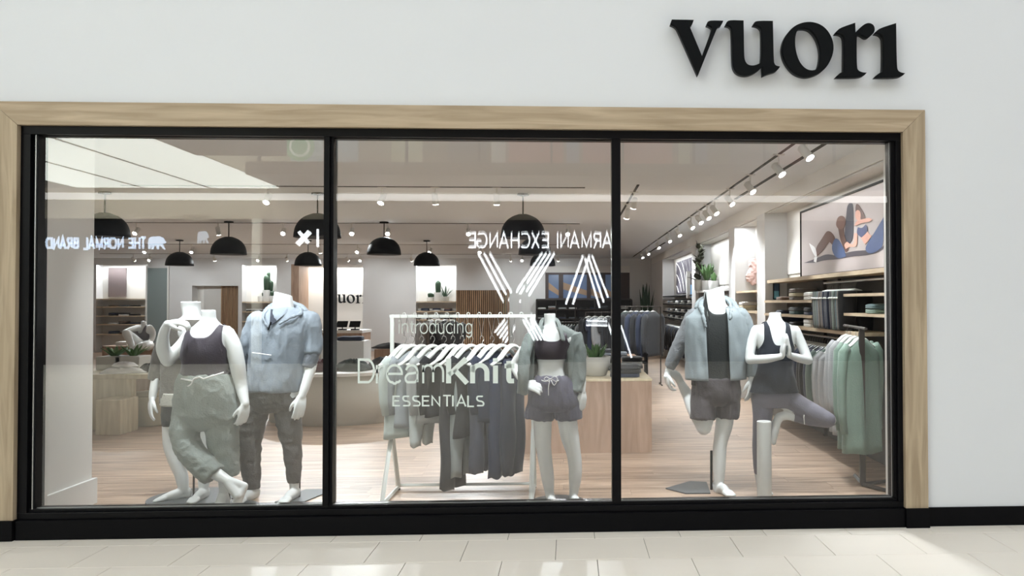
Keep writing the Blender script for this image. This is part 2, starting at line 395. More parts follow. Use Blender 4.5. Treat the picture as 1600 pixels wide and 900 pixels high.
box('gasket', (GL-0.014, 0.016, GB), (GL-0.010, 0.026, GT), M['edge'], win)
def pane(xa, xb, m, y, tilt=0.0, name='pane'):
    zc = (GB+GT)/2; dy = math.tan(tilt)*(GT-GB)/2
    me = MB().add([(xa, y-dy, GB), (xb, y-dy, GB), (xb, y+dy, GT), (xa, y+dy, GT)], [(0, 1, 2, 3)]).mesh('pane')
    return link(name, me, m, win)
pane(GL, ML0, M['glass'], GY); pane(ML1, MR0, M['glass'], GY); pane(MR1, GR, M['glass'], GY)
pane(ML1, MR0, M['glass2'], GY+0.03, math.radians(-0.10), 'inner_pane')

# shop floor: planks
sf = struct(box('floor.001', (-15.4, 0.2, -0.06), (XB+0.5, YBK+1.5, -0.004), M['slatgap']))
PW, PG = 0.185, 0.0015
rnd = random.Random(3)
cnt = 0; farp = MB()
r = 0; y = 0.22
while y < YBK+0.4:
    x = -15.3 + rnd.uniform(-1.8, 0); near = y < 5.6
    while x < XB+0.3:
        L = rnd.uniform(1.5, 2.3); xe = min(x+L, XB+0.3)
        ok = near and xe > -5.8 and cnt < 290
        if ok:
            o = MB().box((0, 0, -0.008), (xe-x-PG, PW-PG, 0)).build('plank', M['plank'], sf); o.location = (x, y, 0); o.matrix_parent_inverse = Matrix(); cnt += 1
        else: farp.box((x, y, -0.008), (xe-PG, y+PW-PG, 0))
        x += L
    y += PW
o = farp.build('plank_field', M['plank'], sf); o['kind'] = 'stuff'

# shop ceiling with recessed slots
struct(box('ceiling', (-15.4, 0.25, ZC), (XB+0.5, YBK+1.6, ZC+0.1), M['ceil']))
# drop band on the ceiling
for i, (ya, yb) in enumerate(((8.75, 9.0), (15.3, 15.5))):
    pass
# left return and left walls
struct(box('wall_left', (-3.66, 0.25, 0), (-3.56, 0.9, ZC), M['wall_in']))
struct(box('wall_left.001', (-15.2, 0.25, 0), (-3.66, 0.9, ZC), M['wall_in']))
struct(box('wall_left.002', (-15.4, 0.25, 0), (-15.2, YBK+1.6, ZC), M['wall_in']))
struct(box('baseboard_left', (-3.56, 0.25, 0), (-3.535, 0.93, 0.19), M['white'], bevel=0.003))
struct(box('baseboard_left.001', (-3.68, 0.9, 0), (-3.537, 0.93, 0.188), M['white'], bevel=0.003))
# front return on the right inside
struct(box('wall_front.001', (OR_, 0.14, 0), (XB+0.5, 0.3, ZC), M['wall_in']))
struct(box('wall_front.002', (OL-0.2, 0.14, 0), (OL, 0.3, ZC), M['wall_in']))
struct(box('wall_front.003', (OL, 0.14, OT), (OR_, 0.25, ZC), M['wall_in']))
# right wall : back plane, piers, soffit
struct(box('wall_right', (XB, 0.3, 0), (XB+0.4, YBK, ZC), M['wall_in']))
Yd = lambda d: d-CD
for i, (da, db) in enumerate(((10.48, 10.92), (12.4, 12.85), (16.25, 16.75), (22.0, 25.0))):
    struct(box('wall_right.%03d' % (i+1), (XF, Yd(da), 0), (XB, Yd(db), 2.68), M['limewash']))
struct(box('wall_right.005', (XF, 0.3, 2.68), (XB, YBK, ZC), M['wall_in']))

# back wall at depth 25, built round its openings
def bx(px): return at(px, 478, YBK).x
def bz(py): return at(700, py, YBK).z
bw = MB()
def wseg(a, b_, z0=0, z1=ZC, mi=0): struct(box('wall_back', (bx(a), YBK, z0), (bx(b_), YBK+0.35, z1), M['limewash']))
ALC = 2.68
wseg(100, 150); wseg(230, 300); wseg(300, 372, 2.02); wseg(372, 378); wseg(432, 455); wseg(567, 650, 0, ZC); wseg(713, 852); wseg(984, 1045)
wseg(150, 230, ALC); wseg(378, 432, ALC); wseg(455, 567, ALC); wseg(650, 713, ALC); wseg(852, 984, 2.62)

struct(box('wall_back.001', (bx(110), YBK+0.35, 0), (bx(455)+0.05, YBK+0.45, ZC), M['wall_in']))
struct(box('wall_back.002', (bx(455)-0.05, YBK+1.4, 0), (bx(640), YBK+1.5, ZC), M['wall_in']))
struct(box('wall_back.003', (bx(640), YBK+0.35, 0), (bx(1060), YBK+0.45, ZC), M['wall_in']))
for px, wd in ((455, 0.06), (575, 0.06)):
    struct(box('wall_back.%03d' % (px), (bx(px), YBK+0.35, 0), (bx(px)+wd, YBK+1.4, ZC), M['wall_in']))

# ================================================================== SIGN OVER THE WINDOW
VUO = {
 'v': [[(95,80),(370,85),(350,148),(312,150),(475,540),(605,190),(590,160),(532,138),(550,90),(740,95),(720,145),(680,155),(655,200),(425,775),(178,215),(150,165),(115,142),(78,130)]],
 'u': [[(795,85),(993,92),(1000,540),(1012,600),(1040,640),(1080,655),(1130,655),(1190,632),(1224,610),(1224,215),(1212,180),(1190,160),(1155,145),(1115,140),(1140,95),(1360,97),(1370,600),(1385,645),(1410,660),(1450,668),(1415,720),(1320,745),(1240,780),(1235,660),(1190,705),(1130,745),(1060,772),(980,772),(910,740),(870,680),(857,600),(850,200),(840,170),(815,150),(770,140)]],
 'o': [[(1810,103),(1940,130),(2040,205),(2105,320),(2123,430),(2105,540),(2040,670),(1950,750),(1830,793),(1730,790),(1620,740),(1530,630),(1485,520),(1478,420),(1500,320),(1570,210),(1670,135)],
       [(1690,185),(1655,230),(1635,330),(1645,470),(1690,610),(1770,700),(1860,722),(1930,690),(1960,550),(1955,420),(1910,290),(1840,205),(1770,180)]],
 'r': [[(2390,120),(2395,250),(2430,205),(2470,165),(2520,130),(2570,122),(2620,145),(2638,200),(2625,245),(2600,270),(2570,297),(2530,300),(2490,270),(2450,252),(2415,275),(2408,330),(2410,680),(2430,720),(2480,742),(2535,745),(2490,795),(2155,797),(2200,745),(2250,735),(2258,700),(2260,330),(2252,290),(2240,270),(2210,252),(2145,248),(2185,190)]],
 'i': [[(2902,125),(2910,680),(2930,725),(2970,745),(3015,752),(2970,797),(2645,797),(2685,750),(2735,738),(2750,700),(2752,330),(2742,290),(2720,262),(2690,250),(2645,245),(2680,195)]]}
sign = empty('store_sign', at(1234, 75, 0), 'black raised lowercase serif shop name letters on the white wall above the window', 'sign')
for ch, lps in VUO.items():
    def f3(x, y, d):
        p = at(1040+x/8-2, 20+y/8, -0.085); return Vector((p.x, -0.02-d, p.z))
    outline('letter_'+('dotless_i' if ch == 'i' else ch), [chaikin(l, 2) for l in lps], f3, 0.06, M['signblk'], sign)
    px0 = min(p[0] for p in lps[0]); px1 = max(p[0] for p in lps[0])
    for k in (0.35, 0.6):                           # short standoff studs that carry the letter
        q = at(1040+(px0+(px1-px0)*(0.32 if ch == 'v' else k))/8, 20+(350 if ch in 'vo' else 500)/8, 0)
        if ch in 'iruv': q = at(1040+{'v': 290, 'u': 925, 'r': 2330, 'i': 2830}[ch]/8, 20+(260 if k < .5 else (330 if ch == 'v' else 650))/8, 0)
        if ch == 'o': q = at(1040+(1560 if k < .5 else 2040)/8, 20+450/8, 0)
        MB().tube([(q.x, -0.022, q.z), (q.x, 0.0, q.z)], 0.008, 8).build('standoff', M['chrome'], sign)

# white vinyl lettering on the middle pane
vy = GY-0.004
def vtext(name, s, x0, x1, yb, yt, off, label, cap='H', dep=0.0012):
    a, c, t = at(x0, yb, vy), at(x1, yb, vy), at(x0, yt, vy)
    o = text_fit(name, s, a, c, t, M['vinyl'], w=off, depth=dep); return tag(o, label, 'lettering')
vtext('vinyl_lettering', 'introducing', 623, 738, 521, 500, 0.085, 'small white vinyl word introducing on the middle window pane', 'd')
vt = vtext('vinyl_lettering', 'Dream', 559, 694, 599, 560, 0.095, 'large thin white vinyl word Dream on the middle window pane')
vtext('vinyl_lettering', 'Knit', 697, 808, 599, 560, 0.19, 'large bold white vinyl word Knit on the middle window pane')
vtext('vinyl_lettering', 'ESSENTIALS', 613, 757, 635, 618, 0.14, 'small white vinyl capitals ESSENTIALS on the middle window pane')

# ================================================================== THE MALL OPPOSITE (seen in the glass)
ym = atR(800, 300, 20.0).y                      # opposite shopfronts
MCEIL = 4.3
M['cove'] = mat('luminous_ceiling', (0.93, 1.0, 0.93), 0.6, emit=COVE_E)
M['sky'] = mat('skylight_diffuser', (0.86, 0.93, 1.0), 0.6, emit=FILL_E)
M['mallwall'] = mat('mall_beige_fascia', srgb(206, 196, 178), 0.7)
M['mallgrey'] = mat('mall_grey_soffit', srgb(150, 142, 130), 0.8)
M['darkfront'] = mat('dark_shopfront', srgb(30, 30, 34), 0.6)
struct(box('wall_opposite', (-16, ym-0.3, 0), (14, ym-0.05, 3.56), M['darkfront']))
struct(box('wall_opposite.001', (-16, ym-0.35, 3.56), (14, ym, 4.02), M['mallwall']))
struct(box('wall_opposite.002', (-16, ym-0.6, 4.02), (14, ym-0.3, 9), M['mallwall']))
# luminous ceiling strips
for xa, xb in ((-11.9, -10.32), (-10.28, -8.72), (-8.68, -7.08)):
    tag(box('luminous_ceiling_panel', (xa, ym+0.1, MCEIL), (xb, -7.7, MCEIL+0.05), M['cove']), 'greenish white luminous ceiling strip of the mall reflected at the upper left of the window', 'light', 'luminous mall ceiling strips')
for xx in (-10.32, -8.72): struct(box('trim_7', (xx, ym+0.1, MCEIL-0.015), (xx+0.04, -7.7, MCEIL+0.06), M['mallgrey']))
struct(box('ceiling.001', (-16, ym, MCEIL), (-11.92, 0, MCEIL+0.3), M['mallgrey']))
struct(box('ceiling.002', (-7.06, atR(480, 252, 15.5).y, MCEIL), (-5.37, 0, MCEIL+0.3), M['mallgrey']))
struct(box('ceiling.003', (-11.92, -7.68, MCEIL), (-7.06, 0, MCEIL+0.3), M['mallgrey']))
struct(box('ceiling.004', (-7.06, ym, MCEIL+0.02), (14, ym+2.2, MCEIL+0.3), M['mallgrey']))
cv = tag(box('cove_light', (-16, ym-0.28, 4.03), (14, ym-0.1, 4.2), mat('cove_glow', (1, 1, 0.97), emit=4)), 'long bright cove light running above the opposite shopfronts, reflected across the window', 'light')
struct(box('ceiling.005', (-16, ym-0.6, 9), (14, 0.25, 9.1), M['mallwall']))
struct(box('wall_left.003', (-16.1, ym, 0), (-16, 0, 9), M['mallwall'])); struct(box('wall_right.006', (14, ym, 0), (14.1, 0, 9), M['mallwall']))
FILLP = []
for i, xa in enumerate((-11, -4.4, 2.2, 8.4)):  # unseen glowing panels, added for broad soft light on the facade
    tag(box('skylight_panel', (xa, -10.5, 8.93), (xa+4.6, -2.2, 8.99), M['sky']), 'large skylight panel high over the mall walkway, %s from the left' % ('first', 'second', 'third', 'fourth')[i], 'light', 'skylight panels over the mall')
# upper floor seen above the fascia : glass balustrade, coloured shop posters
bal = empty('balustrade', (0, ym+2.2, MCEIL+0.3), 'upper floor glass balustrade with slim posts, reflected at the top of the window', 'railing')
gm = mat('balustrade_glass_tint', srgb(150, 170, 178), 0.3)
for k in range(-3, 8):
    xx = -5.2+k*1.6
    if xx < -7: continue
    box('post', (xx, ym+2.12, MCEIL+0.3), (xx+0.05, ym+2.2, MCEIL+1.35), M['bronze'], bal)
box('handrail', (-6.9, ym+2.1, MCEIL+1.35), (13.5, ym+2.2, MCEIL+1.41), M['bronze'], bal)
for (pa, pb, c, pn) in [q+(n_,) for q, n_ in zip(((455, 505, (168, 190, 196)), (510, 560, (150, 165, 172)), (612, 660, (186, 188, 160)), (700, 760, (120, 118, 112)), (768, 790, (196, 196, 188)), (795, 880, (176, 132, 122)), (885, 905, (150, 158, 170)), (910, 955, (170, 128, 122)), (975, 1050, (184, 140, 132)), (1060, 1078, (196, 200, 176)), (1085, 1105, (140, 146, 156)), (1140, 1200, (130, 128, 124)), (1215, 1250, (176, 138, 130))), ('blue grey', 'cool grey', 'yellow green', 'dark grey', 'narrow white', 'wide rose', 'slim blue', 'brownish rose', 'soft pink', 'slim lime', 'slim slate', 'charcoal beige', 'dusty pink'))]:
    a = atR(pa, 215, 20.3); c2 = atR(pb, 258, 20.3)
    tag(box('upper_floor_poster', (min(a.x, c2.x), ym-0.3, 5.0), (max(a.x, c2.x), ym-0.27, 7.2), mat('poster_tint', srgb(*c), 0.6, emit=1.2)), '%s display panel of an upper floor shop, reflected at the top of the window' % pn, 'display panel', 'upper floor display panels')  # glow in the poster material stands in for shop light
c = atR(463, 234, 20.0)
lg = empty('round_logo_sign', c, 'round pale green logo disc of an upper floor shop, reflected at the upper left pane', 'sign')
for rr, mm, k in ((0.36, mat('logo_green', srgb(120, 170, 130), emit=1.6), 0), (0.26, mat('logo_white', srgb(225, 235, 225), emit=1.6), 1), (0.2, mat('logo_green_core', srgb(120, 170, 130), emit=1.6), 2)):
    MB().tube([(c.x, ym-0.27+0.01*k, 5.4), (c.x, ym-0.25+0.012*k, 5.4)], rr, 28).build('logo_ring', mm, lg)
# vent grille in the fascia
c = atR(308, 340, 20.0)
v = empty('vent_grille', (c.x, ym, c.z), 'small beige air vent grille in the fascia, reflected at the upper left', 'vent')
box('grille_frame', (c.x-0.3, ym, c.z-0.08), (c.x+0.3, ym+0.02, c.z+0.08), M['mallgrey'], v)
for k in range(5): box('louvre', (c.x-0.28, ym+0.02, c.z-0.07+k*0.03), (c.x+0.28, ym+0.03, c.z-0.055+k*0.03), M['mallwall'], v)
# pale column, its own glow standing in for mall light
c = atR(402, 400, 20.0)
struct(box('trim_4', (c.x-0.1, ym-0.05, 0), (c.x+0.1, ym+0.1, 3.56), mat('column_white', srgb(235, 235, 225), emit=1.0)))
# lit signs
M['neon'] = mat('sign_white_glow', (0.92, 0.96, 1.0), emit=13)
M['neonb'] = mat('sign_blue_glow', (0.62, 0.78, 1.0), emit=8)
def rtext(name, s, pxl, pxr, yb, yt, m, label, off=0.0, parent=None):
    # pxl / pxr are picture columns in the glass: the word starts at the right one
    a, c, t = atR(pxr, yb, 19.9), atR(pxl, yb, 19.9), atR(pxr, yt, 19.9)
    e = empty(name, (a+c)/2, label, 'sign'); n = 0
    wd = [GLY[ch][0]+off*0.55 for ch in s]; tot = sum(wd[:-1])+max(p[0] for l in GLY[s[-1]][1] for p in l)+off; x = 0
    for ch, q in zip(s, wd):
        ls = GLY[ch][1]
        if ls:
            g0 = min(p[0] for l in ls for p in l); g1 = max(p[0] for l in ls for p in l)
            u0, u1 = (x+g0)/tot, (x+g1+off)/tot; ex = c-a
            text_fit('letter', ch, a+ex*u0, a+ex*u1, t+ex*u0, m, e, w=off, depth=0.03)
        x += q
    return e
rtext('mall_shop_sign', 'THE NORMAL BRAND', 72, 229, 389, 371, M['neonb'], 'pale blue lit block capitals beside a bear, reflected at the left of the window', 0.2)
rtext('mall_shop_sign', 'ARMANI EXCHANGE', 731, 956, 388, 364, M['neon'], 'white lit sign of thin wide capitals reflected above the giant striped letters', 0.11)
bear = [(0,30),(6,12),(20,4),(45,3),(62,0),(78,6),(88,14),(92,26),(100,34),(98,42),(90,44),(82,40),(84,56),(96,72),(94,78),(86,78),(74,60),(66,52),(62,60),(60,76),(50,76),(48,58),(34,58),(30,76),(20,76),(20,60),(14,58),(12,76),(2,76)]
def bearsign(x0, y0, w_, h_, m, label):
    def f3(x, y, d):
        p = atR(x0+x/100*w_, y0+y/78*h_, 19.9); return Vector((p.x, p.y+d, p.z))
    return tag(outline('bear_sign', [chaikin(bear, 1)], f3, 0.03, m), label, 'sign')
bearsign(232, 369, 28, 21, M['neonb'], 'pale blue lit bear silhouette at the end of the block capital sign')
bearsign(309, 361, 18, 20, mat('sign_blue_dim', (0.62, 0.78, 1.0), emit=2), 'smaller dim bear silhouette sign right of the bright one')
def seg(px0, py0, px1, py1, r, m, parent, name='light_tube', dv=19.6, n=6):
    return MB().tube([atR(px0, py0, dv), atR(px1, py1, dv)], r, n).build(name, m, parent)
s = empty('blade_sign', atR(484, 372, 19.6), 'small white lit X and bar sign reflected beside the left mullion', 'sign')
seg(467, 362, 482, 380, 0.045, M['neon'], s, 'stroke'); seg(484, 362, 465, 382, 0.07, M['neon'], s, 'stroke'); seg(496.5, 358, 496.5, 386, 0.03, M['neon'], s, 'stroke')
# giant striped letters
LX = empty('giant_letter_x', atR(805, 530, 19.6), 'giant letter X of parallel white light tubes reflected over the middle pane', 'sign')
for k in range(3): seg(747+k*9, 396, 788+k*10, 474, 0.025, M['neon'], LX)
for k in range(4): seg(847+k*6.5, 396, 797+k*7.5, 471+k, 0.025, M['neon'], LX)
for k in range(5): seg(797+k*5.2, 489+k, 773+k*4, 520+k*4, 0.024, M['neon'], LX)
for k in range(4): seg(812+k*5.8, 491, 835+k*5.4, 532, 0.024, M['neon'], LX)

LA = empty('giant_letter_a', atR(925, 560, 19.6), 'giant letter A of parallel white light tubes reflected beside the right mullion', 'sign')
for k in range(2): seg(911+k*10, 400, 884+k*11, 476, 0.025, M['neon'], LA)
for k in range(3): seg(914+k*5.5, 404-k*2, 937+k*6.5, 481-k*8, 0.025, M['neon'], LA)
for k in range(2): seg(916, 501+k*7, 949, 502+k*7, 0.025, M['neon'], LA)
for k in range(2): seg(951+k*19, 508, 968+k*19, 559, 0.024, M['neon'], LA)

# ================================================================== SHOP LIGHTS
def slot(xa, ya, xb, yb, label):
    tag(box('ceiling_slot', (xa, ya, ZC-0.006), (xb, yb, ZC+0.0), M['blackm']), label, 'light track')
ROWS = [(292, [418, 597, 680, 776], -5.2, 0.2, 'nearest'), (349, [213, 341, 443, 550, 606, 732, 887], -10.5, 0.2, 'second'),
        (382, [227, 300, 375, 500, 559, 672, 750], -12.5, 0.4, 'third'), (397, [209, 234, 335, 404, 448, 472, 543, 563, 643, 680, 798, 816, 872], -13, 0.5, 'farthest')]
headN = {}
def head_mesh():
    b = MB()
    b.lathe((0, 0, 0), [(0.034, -0.055), (0.036, -0.05), (0.036, 0.075), (0.026, 0.085), (0.0, 0.085)], 16)
    return b.mesh('housing')
hm = head_mesh(); hm.polygons.foreach_set('use_smooth', [True]*len(hm.polygons)); hm.materials.append(M['lampwhite'])
lm = MB().lathe((0, 0, 0), [(0.0, -0.060), (0.030, -0.059), (0.0345, -0.056), (0, -0.0555)], 16).mesh('lens'); lm.materials.append(M['lamp'])
stm = MB().tube([(0, 0, 0), (0, 0, 0.1)], 0.008, 8).mesh('stem'); stm.materials.append(M['lampwhite'])
am = MB().box((-0.05, -0.016, 0.094), (0.05, 0.016, 0.106)).mesh('adapter'); am.materials.append(M['lampwhite'])
def spot(x, y, aim, label, group=None, watts=SPOT_W, cone=84, on=True, sc=1.0):
    hz = ZC-0.155
    e = empty('track_spotlight', (x, y, ZC-0.006), label, 'spotlight', group)
    d = (Vector(aim)-Vector((x, y, hz))).normalized()
    q = (-d).to_track_quat('Z', 'Y').to_euler()
    for me, nm, rot, z in ((hm, 'housing', q, -0.149), (lm, 'lens', q, -0.149), (stm, 'stem', None, -0.106+0.0), (am, 'adapter', None, -0.1)):
        o = bpy.data.objects.new(nm, me); COL.objects.link(o); o.parent = e; o.location = (0, 0, z)
        if rot: o.rotation_euler = rot
    if on:
        L = bpy.data.lights.new('spot', 'SPOT'); L.energy = watts; L.spot_size = math.radians(cone); L.spot_blend = 0.7; L.shadow_soft_size = 0.04; L.color = (0.93, 0.975, 1.0)
        lo = bpy.data.objects.new('spot_beam', L); COL.objects.link(lo); lo.parent = e; lo.location = Vector((0, 0, hz-(ZC-0.006)))+d*0.075; lo.rotation_euler = (-d).to_track_quat('Z', 'Y').to_euler()
_T = ['', 'twenty', 'thirty']
ORD = ['first', 'second', 'third', 'fourth', 'fifth', 'sixth', 'seventh', 'eighth', 'ninth', 'tenth', 'eleventh', 'twelfth', 'thirteenth', 'fourteenth', 'fifteenth', 'sixteenth', 'seventeenth', 'eighteenth', 'nineteenth', 'twentieth']
ORD += ['twenty-'+q for q in ORD[:9]]+['thirtieth']+['thirty-'+q for q in ORD[:9]]
for py, pxs, xa, xb, nm in ROWS:
    d = atZ(700, py, ZC)
    slot(xa, d.y-0.02, xb, d.y+0.02, 'thin dark light track slot across the ceiling, %s row from the window' % nm)
    for i, px in enumerate(pxs):
        p = at(px, py, d.y)
        rr = random.Random(px)
        spot(p.x, d.y, (p.x+rr.uniform(-0.5, 0.5), d.y+(rr.choice([-2.4, -2.0, -1.7, -2.2, 0.6])*(0.6 if nm == 'nearest' else 1) if nm != 'farthest' or i % 2 else 2.0), 0.8 if nm != 'farthest' or i % 2 else 1.5), 'white track spotlight, %s from left in the %s ceiling row' % (ORD[i], nm), 'track spotlights', on=not (nm == 'nearest' and i == 2), watts=SPOT_W*(0.6 if nm == 'nearest' else (0.42 if nm == 'farthest' and i % 2 == 0 else 1.25)))
# long track towards the back wall on the right, and the slot beside it
XT = 1.95
slot(2.2, 0.35, 2.24, atZ(1166, 311, ZC).y, 'thick dark slot in the ceiling above the big picture')
slot(2.2, 13.0, 2.24, 17.0, 'short dark slot in the ceiling near the far right corner')
slot(XT-0.015, 0.3, XT+0.015, YBK-1.0, 'long thin track running to the back wall on the right of the ceiling')
k = 0
for px, dv in ((1261, 0), (1218, 0), (1173, 0), (1141, 0), (1117, 0), (1105, 0), (1093, 0), (1080, 0), (1060, 0), (1045, 0), (1028, 0), (1012, 0), (1003, 0)):
    r_ = ray(px, 400); t = XT/ r_.x; y = CO.y+r_.y*t
    if y > YBK-0.6: y = YBK-0.6-0.3*(k % 3)
    spot(XT, y, (XF+0.1, y-0.9, 1.3), 'white spotlight, %s from the window on the long right hand track' % ORD[k], 'track spotlights', on=(px not in (1141, 1105)), watts=SPOT_W*(0.55 if k < 5 else 0.9)); k += 1
# a short track seen past the right mullion
slot(0.80, 4.0, 0.83, 9.0, 'thin track running away beyond the right mullion')
for i, y in enumerate((4.6, 5.8, 8.2)): spot(0.815, y, (0.6, y+1.2, 0.9), 'white spotlight, %s from the window on the short track past the right mullion' % ORD[i])
# track over the window display, above the glass head
slot(-3.3, 0.355, 2.1, 0.385, 'thin track over the window display just inside the glass')
for i, (x, ax) in enumerate(((-3.1, -2.9), (-2.5, -2.35), (-1.9, -2.0), (-0.9, -1.0), (-0.25, -0.1), (0.5, 0.2), (1.1, 1.1), (1.7, 1.6))):
    spot(x, 0.37, (ax, 1.25, 0.95), 'white spotlight, %s from the left on the track above the window display' % ORD[i], watts=FRONT_W, cone=72)

# LED strips in the tops of the alcoves
def led(x0, x1, y0, y1, z, watts, label):
    e = empty('led_strip', ((x0+x1)/2, (y0+y1)/2, z), label, 'light')
    box('strip_housing', (x0, y0, z), (x1, y1, z+0.012), M['lampwhite'], e)
    L = bpy.data.lights.new('led', 'AREA'); L.shape = 'RECTANGLE'; L.size = abs(x1-x0)*0.96; L.size_y = abs(y1-y0)*0.9; L.energy = watts; L.color = (0.95, 0.98, 1.0)
    lo = bpy.data.objects.new('led_light', L); COL.objects.link(lo); lo.parent = e; lo.location = (0, 0, -0.002)
for (pa, pb, nm_) in ((152, 228, 'left alcove'), (380, 430, 'left cactus alcove'), (652, 711, 'middle cactus alcove')):
    led(bx(pa), bx(pb), YBK+0.04, YBK+0.10, ALC-0.014, 24, 'thin white light strip along the top of the %s' % nm_)
for (da, db, nm_) in ((10.95, 12.38, 'narrow bay'), (12.9, 16.2, 'plant bay'), (16.8, 21.9, 'far right bay')):
    led(XF+0.06, XF+0.12, Yd(da), Yd(db), 2.664, 13*(db-da)**0.5, 'thin white light strip along the top of the %s' % nm_)
led(XF+0.02, XF+0.07, 0.6, Yd(10.38), 2.664, 14, 'thin white light strip above the big print')

# dome pendants
def dome(x, y, ztop, zbot, label):
    e = empty('pendant_lamp', (x, y, ZC), label, 'pendant lamp', 'black dome pendants')
    MB().lathe((x, y, ZC-0.025), [(0.075, 0), (0.075, 0.02), (0.02, 0.0249)], 20).build('canopy', M['blackm'], e, True)
    MB().tube([(x, y, ZC-0.02), (x, y, ztop)], 0.009, 8).build('rod', M['blackm'], e)
    h = ztop-zbot; pr = [(0.015, h), (0.06, h-0.003)]+[(0.28*math.sin(t), h*math.cos(t)**0.85) for t in [i*PI/2/12 for i in range(3, 12)]]+[(0.283, 0.0)]
    inn = [(r_-0.008, max(z-0.008, 0)) for r_, z in reversed(pr)]
    ds_ = MB().lathe((x, y, zbot), pr+[(0.283, 0.0), (0.275, 0.0)], 40).build('dome_shade', M['blackm'], e, True)
    MB().lathe((x, y, zbot), [(0.275, 0.001), (0.268, 0.03)]+inn[1:], 40).build('shade_lining', M['brass'], ds_, True)
    MB().ball((x, y, zbot+0.12), 0.05, 12).build('bulb', mat('bulb_warm', (1, 0.86, 0.68), emit=4), ds_, True)
PX = [-8.45, -5.7, -3.12, -0.57]
for ri, (d, nm) in enumerate(((10.1, 'nearest'), (13.7, 'middle'), (17.8, 'farthest'))):
    for i, x in enumerate(PX):
        dome(x, Yd(d), 2.61, 2.31, 'black dome pendant lamp, %s from the left in the %s row' % (ORD[i], nm))

# ================================================================== CLOTHES HELPERS
def wob(p, s=7.0, a=0.006, st=(1, 1, 0.3), seed=0.0):
    q = Vector((p.x*s*st[0]+seed, p.y*s*st[1]+seed*1.7, p.z*s*st[2]-seed)); return noise.noise_vector(q)*a
def cloth_top(W=0.46, L=0.66, T=0.05, sleeve=0.5, seed=0, fl=0.02):
    """a shirt on a hanger: origin at the neck, x across, z down"""
    b = MB(); n = 28; rows = []
    rs = random.Random(seed); ph = [rs.uniform(0, 6) for _ in range(4)]
    for i in range(15):
        t = i/14; z = -L*t
        hw = W*0.5*(min(1, 0.32+0.68*(t/0.14)**0.75) if t < 0.14 else 1.0+0.04*math.sin(t*5+ph[0]))*(0.93+0.07*t)
        th = T*(0.4+0.6*min(1, t/0.1))*(1+0.35*t)
        row = []
        for k in range(n):
            a = 2*PI*k/n; cx, sx = math.cos(a), math.sin(a)
            x = hw*math.copysign(abs(cx)**0.8, cx); y = th*math.copysign(abs(sx)**0.8, sx)
            y += fl*t*math.sin(x*22+ph[1])+fl*0.6*t*math.sin(x*41+ph[2]); row.append((x, y, z+0.012*math.sin(x*13+ph[3])*t))
        rows.append(row)
    v = [p for r_ in rows for p in r_]; f = [(i*n+k, (i+1)*n+k, (i+1)*n+(k+1) % n, i*n+(k+1) % n) for i in range(14) for k in range(n)]
    f.append(tuple(range(n))); f.append(tuple(range(15*n-1, 14*n-1, -1)))
    b.add(v, f)
    if sleeve:
        for sg in (-1, 1):
            pts = [(sg*W*0.40, 0, -0.06), (sg*W*0.50, 0.005, -0.10), (sg*(W*0.54), 0.01, -0.10-sleeve*0.35), (sg*(W*0.52), 0.015, -0.10-sleeve*0.7), (sg*(W*0.50), 0.0, -0.1-sleeve)]
            b.tube(pts, [0.05, 0.058, 0.052, 0.048, 0.04], 12, flat=(1, 0.7))
    return b.mesh('cloth')
def cloth_pants(W=0.36, L=1.0, seed=0, gap=True, fl=0.012):
    b = MB(); rs = random.Random(seed); n = 20; ph = [rs.uniform(0, 6) for _ in range(4)]
    for sg in (-1, 1):
        rows = []
        for i in range(17):
            t = i/16; z = -L*t
            c = sg*W*(0.24+0.05*t*(1 if gap else 0)); hw = W*(0.27 if t < 0.25 else 0.27-0.07*(t-0.25)); th = 0.035+0.02*math.sin(t*3)
            rows.append([(c+hw*math.cos(2*PI*k/n), th*math.copysign(abs(math.sin(2*PI*k/n))**0.8, math.sin(2*PI*k/n))+fl*math.sin(11*z+ph[1]+hw*math.cos(2*PI*k/n)*30)*(0.3+t)+sg*0.012, z+0.01*math.sin(k+ph[2])*t) for k in range(n)])
        v = [p for r_ in rows for p in r_]; f = [(i*n+k, (i+1)*n+k, (i+1)*n+(k+1) % n, i*n+(k+1) % n) for i in range(16) for k in range(n)]
        f.append(tuple(range(n))); f.append(tuple(range(17*n-1, 16*n-1, -1))); b.add(v, f)
    return b.mesh('cloth')
def folded(w_=0.24, d=0.3, h=0.05, seed=0):
    b = MB(); n = 28; rs = random.Random(seed); rows = []; ph = rs.uniform(0, 6)
    prof = [(0.90, 0), (1, 0.12), (1.0, 0.35), (0.975, 0.47), (1.0, 0.6), (0.985, 0.85), (0.88, 0.98), (0.5, 1.04)]
    for s_, z in prof:
        rows.append([(w_/2*s_*math.copysign(abs(math.cos(2*PI*k/n))**0.35, math.cos(2*PI*k/n))*(1+0.02*math.sin(3*k+ph)), d/2*s_*math.copysign(abs(math.sin(2*PI*k/n))**0.35, math.sin(2*PI*k/n)), h*z*(1+0.07*math.sin(k*1.3+ph))) for k in range(n)])
    v = [p for r_ in rows for p in r_]; m_ = len(prof); f = [(i*n+k, i*n+(k+1) % n, (i+1)*n+(k+1) % n, (i+1)*n+k) for i in range(m_-1) for k in range(n)]
    f.append(tuple(range(n-1, -1, -1))); f.append(tuple(range((m_-1)*n, m_*n))); b.add(v, f)
    me = b.mesh('folded'); me.polygons.foreach_set('use_smooth', [True]*len(me.polygons)); return me
TOPS = [cloth_top(seed=i, L=0.64+0.03*i, sleeve=(0.5, 0.18, 0.45, 0.2)[i]) for i in range(4)]
SHORTS = [cloth_pants(0.38, 0.40, seed=i, fl=0.008) for i in range(2)]
PANTS = [cloth_pants(0.36, 1.0, seed=i+5) for i in range(2)]
